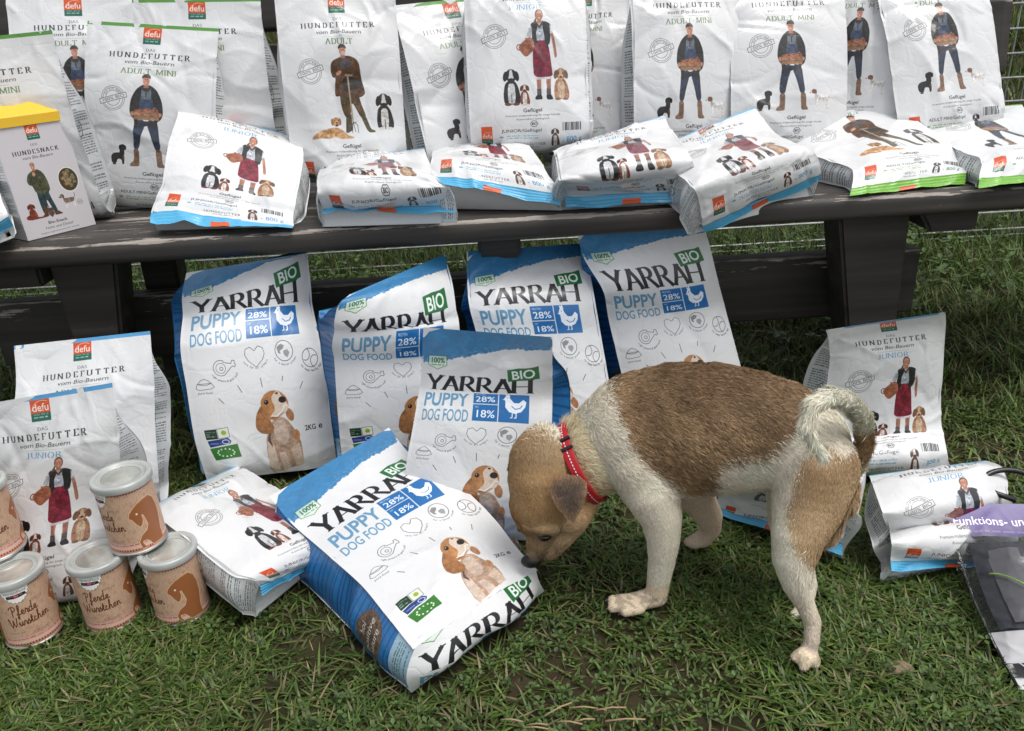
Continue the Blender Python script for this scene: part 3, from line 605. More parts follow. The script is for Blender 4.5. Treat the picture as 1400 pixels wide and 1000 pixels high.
def soil():
    M = Mat('damp_soil', (.04, .03, .02), .95, .2)
    n = M.noise(14, 8, rough=.65); n2 = M.noise(2.2, 4)
    c = M.ramp(n.outputs['Fac'], [(.3, (.018, .013, .008)), (.55, (.05, .036, .022)), (.8, (.085, .062, .04))]); c2 = M.ramp(n2.outputs['Fac'], [(.4, (.7, .95, .5)), (.65, (1, 1, 1))])
    M.l(M.mul(c.outputs['Color'], c2.outputs['Color'], .8), M.b.inputs['Base Color']); M.bump(n.outputs['Fac'], .9, .01); return M.m
M_SOIL = soil()
def foliage(name, rough=.45):
    M = Mat(name, (.05, .1, .02), rough, .35); a = M.n('ShaderNodeAttribute', attribute_name='tint'); M.l(a.outputs['Color'], M.b.inputs['Base Color'])
    M.b.inputs['Subsurface Weight'].default_value = 0; tr = M.n('ShaderNodeBsdfTranslucent'); M.l(a.outputs['Color'], tr.inputs['Color'])
    ms = M.n('ShaderNodeMixShader'); ms.inputs[0].default_value = .22; out = M.t.nodes['Material Output']
    M.l(M.b.outputs[0], ms.inputs[1]); M.l(tr.outputs[0], ms.inputs[2]); M.l(ms.outputs[0], out.inputs['Surface']); return M.m
M_GRASS = foliage('grass_blade')
def attr_mat(name, rough, spec=.3, attr='tint'):
    M = Mat(name, (.5, .5, .5), rough, spec); a = M.n('ShaderNodeAttribute', attribute_name=attr); M.l(a.outputs['Color'], M.b.inputs['Base Color']); return M
M_FUR = attr_mat('dog_fur', .62, .18).m
_s = attr_mat('dog_skin', .7, .2); _n = _s.noise(220, 3); _s.bump(_n.outputs['Fac'], .3, .001); M_SKIN = _s.m
M_METAL = Mat('galvanised_wire', (.42, .43, .43), .45, .5); M_METAL.b.inputs['Metallic'].default_value = .35; _n = M_METAL.noise(40, 4); M_METAL.l(M_METAL.ramp(_n.outputs['Fac'], [(.3, (.25, .26, .26)), (.7, (.5, .51, .5))]).outputs['Color'], M_METAL.b.inputs['Base Color']); M_METAL = M_METAL.m
def set_attr(o, name, arr):
    a = o.data.color_attributes.new(name, 'FLOAT_COLOR', 'POINT'); b = np.ones((len(arr), 4), np.float32); b[:, :3] = arr; a.data.foreach_set('color', b.ravel())
def set_float(o, name, arr):
    a = o.data.attributes.new(name, 'FLOAT', 'POINT'); a.data.foreach_set('value', np.asarray(arr, np.float32))

# ---------------------------------------------------------------- ground
def ground_z(x, y):
    x = np.asarray(x, float); y = np.asarray(y, float)
    z = .006 * np.sin(x * 7.1 + 1.3) * np.sin(y * 6.3 + .4) + .004 * np.sin(x * 17 + y * 5) * np.sin(y * 15 - x * 3) - .006
    bank = np.clip((y - 2.7) / 9, 0, 1); z = z + 2.6 * bank * bank * (3 - 2 * bank)
    return z
def ground_axis(lo, hi, flo, fhi, n_f, n_c):
    a = np.linspace(flo, fhi, n_f); g = np.geomspace(1, 1 + (hi - fhi), n_c)[1:] - 1 + fhi; h = flo - (np.geomspace(1, 1 + (flo - lo), n_c)[1:] - 1)
    return np.r_[h[::-1], a, g]
gx = ground_axis(-250, 250, -2.2, 2.2, 110, 22); gy = ground_axis(-250, 300, .2, 4.2, 110, 26)
GX, GY = np.meshgrid(gx, gy); _r = np.random.RandomState(1)
near = (np.abs(GX) < 2.3) & (GY < 4.3) & (GY > 0)
GZ = ground_z(GX, GY) + np.where(near, _r.randn(*GX.shape) * .0022, 0)
ground = mesh_obj('ground', np.c_[GX.ravel(), GY.ravel(), GZ.ravel()], grid_faces(len(gy), len(gx), True), M_SOIL, kind='structure')

# ---------------------------------------------------------------- bench
SEAT = .445
bench = thing('park_bench', 'dark weathered wooden bench carrying the row of white pet food bags', 'bench', (0, 1.6, 0))
def plank(name, x0, x1, y0, y1, z0, z1, bev=.012, R=None, parent=bench, wear=0, jitter=1):
    nx = max(2, int((x1 - x0) / .02)); bm = bmesh.new()
    # rounded profile swept along x
    prof = []; seg = 5
    for cx, cz, a0 in ((y1 - bev, z1 - bev, 0), (y0 + bev, z1 - bev, 90), (y0 + bev, z0 + bev, 180), (y1 - bev, z0 + bev, 270)):
        for k in range(seg + 1):
            a = rad(a0 + 90 * k / seg); prof.append((cx + bev * math.cos(a), cz + bev * math.sin(a)))
    n = len(prof); X = np.linspace(x0, x1, nx); V = []; Wr = []
    r = np.random.RandomState(int(abs(x0 * 97 + y0 * 131) * 10) % 9999)
    dz = np.interp(X, np.linspace(x0, x1, 9), r.randn(9) * .0012 * jitter)
    for x, d in zip(X, dz):
        for (y, z) in prof:
            V.append((x, y, z + d)); e = max(0, 1 - math.hypot(y - y0 - bev * .3, z - z1 + bev * .3) / .007); Wr.append(max(e, wear * (z > z1 - .004)))
    F = [[i * n + k, i * n + (k + 1) % n, (i + 1) * n + (k + 1) % n, (i + 1) * n + k] for i in range(nx - 1) for k in range(n)]
    F += [list(range(n))[::-1], [(nx - 1) * n + k for k in range(n)]]
    V = np.array(V)
    if R is not None:
        c = np.array([(x0 + x1) / 2, (y0 + y1) / 2, (z0 + z1) / 2]); V = (V - c) @ np.array(R.to_3x3()).T + c
    o = mesh_obj(name, V, F, M_WOOD, parent); set_float(o, 'wear', Wr); return o
for k, (a, b) in enumerate(((1.382, 1.560), (1.568, 1.715), (1.723, 1.868))):
    plank('seat_plank', -1.55, 1.45, a, b, SEAT - .042, SEAT, .014 if k == 0 else .008, wear=.30 if k == 0 else .24)
for z in (.56, .74, .92): plank('back_plank', -1.5, 1.125, 1.865, 1.905, z + .02, z + .175, .008, Matrix.Rotation(rad(-8), 3, 'X'))
plank('stretcher', -1.08, .86, 1.60, 1.645, .135, .275, .006)
def post(name, pts0, pts1, y0, y1):
    """tapered upright: (x0,x1,z) at the foot and at the top"""
    V = []
    for (a, b, z) in (pts0, pts1):
        V += [(a, y0, z), (b, y0, z), (b, y1, z), (a, y1, z)]
    bm = bmesh.new(); vs = [bm.verts.new(v) for v in V]
    for f in ((3, 2, 1, 0), (4, 5, 6, 7), (0, 1, 5, 4), (1, 2, 6, 5), (2, 3, 7, 6), (3, 0, 4, 7)): bm.faces.new([vs[i] for i in f])
    bmesh.ops.bevel(bm, geom=bm.edges[:], offset=.006, segments=2, affect='EDGES'); bm.verts.index_update()
    VV = [v.co[:] for v in bm.verts]; FF = [[v.index for v in f.verts] for f in bm.faces]; bm.free()
    o = mesh_obj(name, VV, FF, M_WOOD, bench, smooth=False); set_float(o, 'wear', [0.0] * len(VV)); return o
post('leg', (-.845, -.80, -.03), (-.855, -.725, .402), 1.47, 1.545)
post('leg', (-.80, -.73, -.03), (-.79, -.71, .402), 1.70, 1.76)
post('leg', (.70, .77, -.03), (.625, .762, .402), 1.47, 1.56)
post('leg', (.77, .85, -.03), (.74, .85, .402), 1.70, 1.76)
post('leg', (-.04, .02, -.03), (-.045, .03, .402), 1.66, 1.72)
for a, b, c in ((-1.05, -.862, 0), (.762, .88, .03), (-.05, .03, 0)):
    o = post('seat_bracket', (a + c, b, .352), (a, b, .402), 1.45, 1.60)
for x in (-1.07, .87): post('back_post', (x, x + .07, -.03), (x, x + .07, 1.1), 1.912, 1.955)

# ---------------------------------------------------------------- wire fence behind the bench
fence = thing('wire_fence', 'galvanised double wire mesh fence in the grass behind the bench', 'fence', (0, 2.45, 0))
FY = 2.45
hz = [.035, .055] + [.11 + .0665 * k for k in range(15)]
for z in hz:
    V, F = tube_geo([(-3.0, FY, z), (0, FY, z + .002), (3.0, FY, z)], .0032, 6)
    mesh_obj('horizontal_wire', V, F, M_METAL, fence)
me0 = None
for i in range(119):
    x = -2.95 + .05 * i
    if me0 is None:
        V, F = tube_geo([(0, 0, 0), (0, 0, .6), (0, 0, 1.1)], .0022, 5); o = mesh_obj('vertical_wire', V, F, M_METAL); me0 = o.data
    else:
        o = bpy.data.objects.new('vertical_wire', me0); COL.objects.link(o)
    o.parent = fence; o.location = (x, .006, .0)

# ---------------------------------------------------------------- soft bags
DATA = {
 'F0': [[0,-1.0918,1.4436,0.5613,-1.0011,1.6433,0.6018],[0.285,-1.0607,1.3875,0.5333,-0.9686,1.584,0.5882],[1.0,-0.9836,1.2491,0.4727,-0.8827,1.444,0.542],[1.25,-0.9526,1.2005,0.4504,-0.8555,1.3949,0.5253],[1.5,-0.9214,1.1667,0.4422,-0.8361,1.3653,0.5033],[1.6,-0.9219,1.1757,0.4275,-0.8376,1.377,0.4828]],
 'F1': [[0,-0.6412,1.6984,0.6323,-0.4092,1.6761,0.5676],[0.285,-0.6126,1.6348,0.6267,-0.3831,1.6093,0.5492],[0.7,-0.6052,1.5421,0.5863,-0.3743,1.5138,0.5105],[1.13,-0.6032,1.4683,0.5293,-0.3708,1.44,0.4817],[1.29,-0.6098,1.4546,0.5129,-0.3749,1.4267,0.4627],[1.5,-0.6155,1.4195,0.4871,-0.3702,1.3972,0.4434],[1.6,-0.6116,1.3969,0.4728,-0.3671,1.3741,0.431]],
 'F2': [[0,-0.3614,1.6749,0.5127,-0.1484,1.6164,0.5368],[0.5,-0.3421,1.5603,0.5134,-0.131,1.5009,0.5289],[1.2,-0.3133,1.3993,0.5151,-0.0978,1.3462,0.5201],[1.29,-0.3092,1.3799,0.5089,-0.0884,1.3412,0.5132],[1.5,-0.3093,1.3952,0.4777,-0.0853,1.3659,0.4769],[1.6,-0.3056,1.3773,0.4714,-0.0829,1.3497,0.468]],
 'F3': [[0,-0.1328,1.8116,0.5227,0.0506,1.688,0.5327],[0.435,-0.1274,1.7103,0.5313,0.0569,1.5913,0.5326],[0.9,-0.1282,1.5975,0.526,0.0737,1.4986,0.5169],[1.25,-0.1223,1.5145,0.5313,0.0823,1.4315,0.5051],[1.5,-0.1268,1.4552,0.512,0.1007,1.3979,0.4762],[1.6,-0.1262,1.4365,0.5052,0.0981,1.3873,0.4608]],
 'F4': [[0,0.1038,1.5572,0.5269,0.3209,1.6059,0.5725],[0.285,0.1037,1.4976,0.5324,0.3167,1.5487,0.561],[0.62,0.1016,1.4354,0.5312,0.3196,1.4771,0.5498],[1.13,0.0995,1.3377,0.5122,0.3213,1.3658,0.525],[1.25,0.105,1.3633,0.5031,0.328,1.3765,0.5105],[1.5,0.1137,1.4008,0.4748,0.3434,1.3927,0.4689],[1.6,0.1127,1.3878,0.4573,0.3388,1.3766,0.4561]],
 'F5': [[0,0.2915,1.5499,0.5209,0.4984,1.6188,0.5742],[0.285,0.2853,1.4876,0.5179,0.5009,1.5537,0.5548],[0.8,0.3023,1.3724,0.5054,0.5044,1.4567,0.5367],[1.13,0.3147,1.306,0.4934,0.5176,1.3896,0.5299],[1.29,0.3254,1.317,0.47,0.5346,1.3858,0.521],[1.5,0.3381,1.3319,0.4249,0.5501,1.3914,0.4868],[1.6,0.3457,1.3446,0.4072,0.5563,1.4032,0.469]],
 'F6': [[0,0.582,1.7654,0.5399,0.8027,1.7588,0.5692],[0.285,0.588,1.695,0.5217,0.8134,1.6851,0.5571],[0.62,0.5844,1.6097,0.4983,0.8127,1.6032,0.5343],[1.13,0.615,1.4823,0.4872,0.837,1.4934,0.4945],[1.25,0.6278,1.4469,0.4822,0.8473,1.4737,0.4747],[1.5,0.6125,1.3931,0.4575,0.8296,1.4344,0.4619],[1.6,0.6021,1.3761,0.4426,0.8214,1.417,0.4476]],
 'F7': [[0,0.8611,1.7402,0.5309,1.0878,1.722,0.5358],[0.285,0.842,1.6699,0.5244,1.0681,1.6621,0.5206],[0.7,0.8368,1.5634,0.5067,1.0568,1.5811,0.5008],[1.15,0.8407,1.4505,0.4933,1.0596,1.4801,0.4846],[1.25,0.8456,1.4231,0.4912,1.0648,1.4568,0.4801],[1.5,0.8239,1.3756,0.4645,1.0432,1.4119,0.4532],[1.6,0.8153,1.3567,0.4538,1.0342,1.3947,0.4417]],
 'D1': [[0,-0.8106,1.2382,0.3185,-0.5896,1.2389,0.3295],[0.285,-0.8084,1.2086,0.2619,-0.5896,1.2192,0.2727],[0.8,-0.8219,1.1572,0.1743,-0.602,1.1986,0.1771],[1.2,-0.8271,1.1185,0.1159,-0.6083,1.18,0.0995],[1.6,-0.8406,1.106,0.0506,-0.6209,1.1778,0.0211]],
 'D2': [[0,-0.783,1.0484,0.3001,-0.5623,1.0323,0.3311],[0.285,-0.7807,1.0401,0.2409,-0.5616,1.0142,0.2676],[0.415,-0.7841,1.0401,0.2141,-0.5667,1.013,0.2414],[0.8,-0.8045,1.0159,0.1347,-0.5835,1.0148,0.1705],[1.13,-0.818,0.9972,0.0702,-0.5972,1.0004,0.1057],[1.4,-0.827,0.9889,0.0177,-0.6064,0.9786,0.0461],[1.6,-0.8386,0.9951,-0.0205,-0.6189,0.9752,0.0048]],
 'D3': [[0,-0.5929,1.0784,0.0897,-0.5139,1.2767,0.0444],[0.285,-0.55,1.0289,0.1084,-0.4664,1.224,0.0579],[0.62,-0.4903,0.9767,0.111,-0.402,1.1666,0.0541],[1.0,-0.4219,0.9197,0.1004,-0.3237,1.108,0.0471],[1.22,-0.3856,0.8901,0.0974,-0.2835,1.0734,0.0372],[1.5,-0.3657,0.9042,0.0683,-0.2673,1.0748,-0.0151],[1.6,-0.3687,0.9052,0.0537,-0.2696,1.0752,-0.0313]],
 'D4': [[0,0.4827,1.13,0.3044,0.696,1.1944,0.2954],[0.165,0.4975,1.1536,0.2819,0.7113,1.2156,0.2687],[0.415,0.513,1.1749,0.2355,0.7261,1.2316,0.2141],[0.7,0.5181,1.1862,0.1707,0.7344,1.2336,0.154],[1.13,0.517,1.188,0.0799,0.7379,1.2152,0.0653],[1.4,0.5052,1.1576,0.047,0.7272,1.1724,0.0426],[1.6,0.5126,1.175,0.0126,0.7393,1.1727,0.0154]],
 'D5': [[0,0.5279,1.0249,0.1074,0.738,1.0847,0.0825],[0.285,0.5126,0.9783,0.1189,0.7287,1.0309,0.101],[0.62,0.5016,0.9229,0.1109,0.7129,0.9812,0.0888],[1.0,0.5232,0.9341,0.0719,0.7356,0.9917,0.0493],[1.22,0.5092,0.9012,0.0795,0.7191,0.9539,0.0407],[1.5,0.5114,0.9004,0.0452,0.7124,0.9397,-0.0227],[1.6,0.509,0.89,0.036,0.7088,0.9314,-0.0346]],
 'D6': [[0,0.3855,1.1844,0.0911,0.5172,1.0226,0.15],[0.3,0.3677,1.1472,0.0882,0.497,0.9845,0.147],[0.9,0.3321,1.0893,0.0747,0.4599,0.9264,0.132],[1.25,0.3288,1.1158,0.023,0.4667,0.9584,0.0791],[1.5,0.3251,1.1116,-0.0231,0.4656,0.9594,0.036],[1.6,0.3203,1.0966,-0.0296,0.4587,0.9425,0.0271]],
 'Y1': [[0,-0.5261,1.2927,0.4083,-0.3637,1.4414,0.3892],[0.25,-0.5532,1.321,0.3634,-0.3697,1.4616,0.3781],[0.53,-0.5656,1.3338,0.3221,-0.37,1.4411,0.2974],[0.79,-0.5697,1.3026,0.2716,-0.3574,1.3955,0.2495],[1.1,-0.5663,1.2802,0.2003,-0.3472,1.3584,0.1717],[1.45,-0.5672,1.2661,0.1148,-0.3465,1.3397,0.0897],[1.8,-0.5615,1.2614,0.0293,-0.3462,1.3294,0.0038]],
 'Y5': [[0,-0.1346,1.1976,0.3222,0.0588,1.0843,0.3388],[0.53,-0.1512,1.1985,0.2169,0.0566,1.1065,0.2369],[0.79,-0.1605,1.1625,0.1794,0.0524,1.0833,0.1938],[1.1,-0.1737,1.1334,0.1316,0.0447,1.0669,0.1394],[1.45,-0.1872,1.1139,0.0672,0.0346,1.0569,0.0695],[1.8,-0.1974,1.1103,0.0045,0.0268,1.0544,-0.0031]],
 'Y3': [[0,-0.0685,1.4546,0.3696,0.1503,1.5028,0.358],[0.27,-0.0696,1.411,0.324,0.1538,1.452,0.318],[0.53,-0.0677,1.3792,0.287,0.159,1.4084,0.2733],[0.79,-0.0582,1.3692,0.233,0.1656,1.3904,0.2186],[1.1,-0.0549,1.3434,0.1635,0.174,1.3546,0.1488],[1.8,-0.0454,1.2898,0.0236,0.1886,1.2981,0.0179]],
 'Y2': [[0,-0.2574,1.2653,0.3634,-0.1122,1.4355,0.3722],[0.27,-0.2744,1.2347,0.3512,-0.0988,1.3801,0.3277],[0.4,-0.283,1.235,0.325,-0.0959,1.3613,0.2911],[0.53,-0.288,1.2466,0.304,-0.0935,1.3591,0.2721],[0.58,-0.2929,1.249,0.2903,-0.0927,1.3519,0.2621],[0.81,-0.3008,1.2707,0.2454,-0.093,1.3522,0.2105],[1.1,-0.3065,1.2709,0.1801,-0.0879,1.3349,0.1519],[1.5,-0.3127,1.271,0.0914,-0.0875,1.3209,0.0664],[1.8,-0.3144,1.2654,0.0262,-0.0865,1.3092,0.0039]],
 'Y4': [[0,0.1329,1.4028,0.4079,0.3595,1.4272,0.4024],[0.27,0.1459,1.4242,0.3537,0.378,1.4505,0.3539],[0.53,0.1784,1.4099,0.2915,0.3969,1.4532,0.2877],[0.79,0.1898,1.4169,0.2318,0.4135,1.4586,0.2346],[1.1,0.2043,1.3937,0.158,0.4297,1.4309,0.1638],[1.45,0.2213,1.3681,0.0795,0.4483,1.3995,0.0833],[1.8,0.2387,1.3348,0.0045,0.4644,1.3646,0.0043]],
 'Y6': [[0,-0.3939,1.0893,0.0954,-0.2235,1.2446,0.1204],[0.3,-0.3457,1.029,0.0814,-0.1748,1.1808,0.0926],[0.53,-0.3043,0.9847,0.0758,-0.1299,1.1394,0.0973],[0.79,-0.2628,0.9337,0.0776,-0.0926,1.0871,0.0915],[1.1,-0.2182,0.8771,0.0792,-0.0453,1.0254,0.0712],[1.45,-0.1769,0.8157,0.0759,-0.01,0.9651,0.0554],[1.8,-0.1398,0.7611,0.071,0.0163,0.9197,0.0509]],
 'L1': [[0,-1.0161,1.5368,0.7782,-0.7729,1.5485,0.7873],[0.15,-1.0149,1.533,0.7438,-0.7717,1.5446,0.7529],[0.5,-1.0122,1.525,0.6636,-0.769,1.5366,0.6728],[1.0,-1.0093,1.5326,0.5485,-0.7661,1.5443,0.5577],[1.4,-1.0076,1.5487,0.4578,-0.7643,1.5603,0.4671],[1.6,-1.0088,1.5831,0.437,-0.7655,1.5947,0.4463]],
 'U1': [[0,-0.9393,1.7511,0.8532,-0.7007,1.7735,0.8409],[0.15,-0.9401,1.7404,0.8203,-0.7015,1.7628,0.808],[0.5,-0.9423,1.7166,0.7434,-0.7037,1.7389,0.7311],[1.0,-0.9473,1.7009,0.6292,-0.7087,1.7233,0.6171],[1.4,-0.9524,1.6985,0.5374,-0.7136,1.7208,0.5253],[1.6,-0.9566,1.7279,0.5104,-0.7179,1.7503,0.4983]],
 'U2': [[0,-0.7772,1.7162,0.8008,-0.5275,1.6979,0.773],[0.15,-0.7824,1.7038,0.7682,-0.5328,1.6855,0.7405],[0.5,-0.7948,1.676,0.6919,-0.5449,1.6577,0.6642],[1.0,-0.8117,1.6545,0.5772,-0.5617,1.6362,0.5496],[1.4,-0.8248,1.6473,0.4841,-0.5746,1.629,0.4566],[1.6,-0.8271,1.6753,0.4542,-0.5768,1.6571,0.4267]],
 'U3': [[0,-0.6935,1.7405,0.8342,-0.4457,1.7237,0.8229],[0.15,-0.6944,1.7325,0.7998,-0.4467,1.7157,0.7885],[0.5,-0.6967,1.7149,0.7193,-0.4488,1.6981,0.7078],[1.0,-0.6987,1.7085,0.6014,-0.4506,1.6917,0.5894],[1.4,-0.6996,1.7135,0.5069,-0.4513,1.6967,0.4946],[1.6,-0.6976,1.745,0.4808,-0.4493,1.7283,0.4683]],
 'U4': [[0,-0.3988,1.6647,0.8279,-0.1818,1.6939,0.8183],[0.15,-0.3988,1.6553,0.7944,-0.1818,1.6845,0.7848],[0.5,-0.399,1.6345,0.7161,-0.182,1.6637,0.7065],[1.0,-0.402,1.6234,0.6007,-0.1849,1.6526,0.5911],[1.4,-0.4057,1.6244,0.5082,-0.1885,1.6536,0.4984],[1.6,-0.4107,1.6547,0.482,-0.1935,1.6839,0.4722]],
 'U5': [[0,-0.1871,1.6953,0.7945,0.0245,1.7853,0.8037],[0.15,-0.1799,1.6836,0.7624,0.0318,1.7736,0.7715],[0.5,-0.1633,1.6573,0.6872,0.0484,1.7473,0.6962],[1.0,-0.1465,1.6364,0.5738,0.0654,1.7264,0.5826],[1.4,-0.1368,1.629,0.4815,0.0752,1.7189,0.4901],[1.6,-0.1454,1.6546,0.4515,0.0667,1.7446,0.4599]],
 'U6': [[0,-0.0447,1.7132,0.8534,0.1794,1.7037,0.8513],[0.15,-0.0454,1.6968,0.8229,0.1786,1.6873,0.8208],[0.5,-0.0472,1.6593,0.7513,0.1769,1.6498,0.7492],[1.0,-0.0491,1.6233,0.6416,0.1751,1.6138,0.6394],[1.4,-0.0501,1.6043,0.5513,0.174,1.5948,0.5491],[1.6,-0.0492,1.6285,0.5191,0.175,1.619,0.5169]],
 'U7': [[0,0.1137,1.8356,0.8043,0.2844,1.7925,0.8076],[0.15,0.1102,1.8196,0.7739,0.2809,1.7765,0.7772],[0.5,0.1021,1.7833,0.7025,0.2728,1.7403,0.7058],[1.0,0.095,1.7485,0.5932,0.2657,1.7054,0.5964],[1.4,0.0917,1.7301,0.5033,0.2624,1.687,0.5065],[1.6,0.0979,1.7536,0.4715,0.2686,1.7105,0.4747]],
 'U8': [[0,0.2695,1.697,0.8246,0.4824,1.7222,0.8155],[0.15,0.27,1.6846,0.7915,0.483,1.7098,0.7824],[0.5,0.2711,1.6567,0.7139,0.4842,1.6819,0.7047],[1.0,0.2704,1.635,0.5976,0.4837,1.6602,0.5883],[1.4,0.2686,1.6276,0.5033,0.4821,1.6527,0.4938],[1.6,0.2647,1.6554,0.4732,0.4782,1.6806,0.4636]],
 'U9': [[0,0.4625,1.7268,0.8099,0.693,1.7448,0.8021],[0.15,0.4628,1.7113,0.7791,0.6933,1.7294,0.7713],[0.5,0.4634,1.6761,0.707,0.6939,1.6942,0.6992],[1.0,0.4627,1.6436,0.5969,0.6932,1.6617,0.5891],[1.4,0.4613,1.6273,0.5068,0.6917,1.6454,0.499],[1.6,0.4585,1.6524,0.4758,0.6889,1.6705,0.4679]],
 'U10': [[0,0.6825,1.8347,0.8152,0.8532,1.7323,0.8198],[0.15,0.6736,1.8199,0.7852,0.8443,1.7175,0.7897],[0.5,0.6532,1.7863,0.7147,0.824,1.6839,0.7192],[1.0,0.633,1.7531,0.6061,0.8039,1.6507,0.6107],[1.4,0.6218,1.7348,0.5166,0.7928,1.6325,0.5214],[1.6,0.6333,1.755,0.4842,0.8043,1.6526,0.4891]],
 'U11': [[0,0.7542,1.7489,0.8082,0.9617,1.7568,0.8195],[0.15,0.7573,1.7293,0.7794,0.9649,1.7372,0.7906],[0.5,0.7646,1.6846,0.7116,0.9722,1.6925,0.7229],[1.0,0.775,1.6373,0.6055,0.9828,1.6452,0.6166],[1.4,0.7832,1.6089,0.517,0.9911,1.6168,0.5281],[1.6,0.7854,1.6295,0.4819,0.9934,1.6374,0.4929]],
}
def interp_rows(rows, v):
    A = np.array(rows, float); vs = A[:, 0]; P = A[:, 1:]
    n = len(vs); h = np.diff(vs)[:, None]; d = np.diff(P, axis=0) / h
    m = np.zeros_like(P); m[0], m[-1] = d[0], d[-1]
    for i in range(1, n - 1):
        w = h[i - 1, 0] / (h[i - 1, 0] + h[i, 0]); m[i] = d[i - 1] * (1 - w) + d[i] * w
        m[i] = np.where(d[i - 1] * d[i] <= 0, m[i] * .35, m[i])
    v = np.clip(v, vs[0], vs[-1]); k = np.clip(np.searchsorted(vs, v, side='right') - 1, 0, n - 2)
    H = (vs[k + 1] - vs[k]); t = ((v - vs[k]) / H)[:, None]; H = H[:, None]
    return ((2*t**3 - 3*t**2 + 1) * P[k] + (t**3 - 2*t**2 + t) * H * m[k] + (-2*t**3 + 3*t**2) * P[k + 1] + (t**3 - t**2) * H * m[k + 1])
def creases(seed, W, L, n=46, amp=1.0):
    r = np.random.RandomState(seed); C = []
    for i in range(n):
        q = r.rand()
        if q < .35: cx, cy = r.choice([0, W]) + r.randn() * .02, r.rand() * L; th = r.normal(0, .55)
        elif q < .6: cx, cy = r.rand() * W, r.uniform(0, .09); th = r.normal(math.pi / 2, .5)
        elif q < .75: cx, cy = r.rand() * W, L - r.uniform(0, .08); th = r.normal(math.pi / 2, .6)
        else: cx, cy = r.rand() * W, r.rand() * L; th = r.uniform(0, math.pi)
        C.append((cx, cy, th, r.uniform(.015, .07), r.uniform(.0025, .009), r.choice([-1, 1, 1]) * r.uniform(.0004, .0021) * amp, r.uniform(-9, 9)))
    for i in range(7): C.append((r.rand() * W, r.rand() * L, r.uniform(0, math.pi), r.uniform(.05, .10), r.uniform(.018, .035), r.choice([-1, 1]) * r.uniform(.002, .0042) * amp, r.uniform(-4, 4)))
    return C
def crease_h(C, a, b):
    h = np.zeros_like(a)
    for cx, cy, th, l, w, am, cu in C:
        c, s = math.cos(th), math.sin(th); t = (a - cx) * c + (b - cy) * s; q = -(a - cx) * s + (b - cy) * c + cu * t * t
        h += am * np.exp(-np.abs(q) / w) * np.exp(-(t / l) ** 2)
    return h
def smoothstep(x): x = np.clip(x, 0, 1); return x * x * (3 - 2 * x)
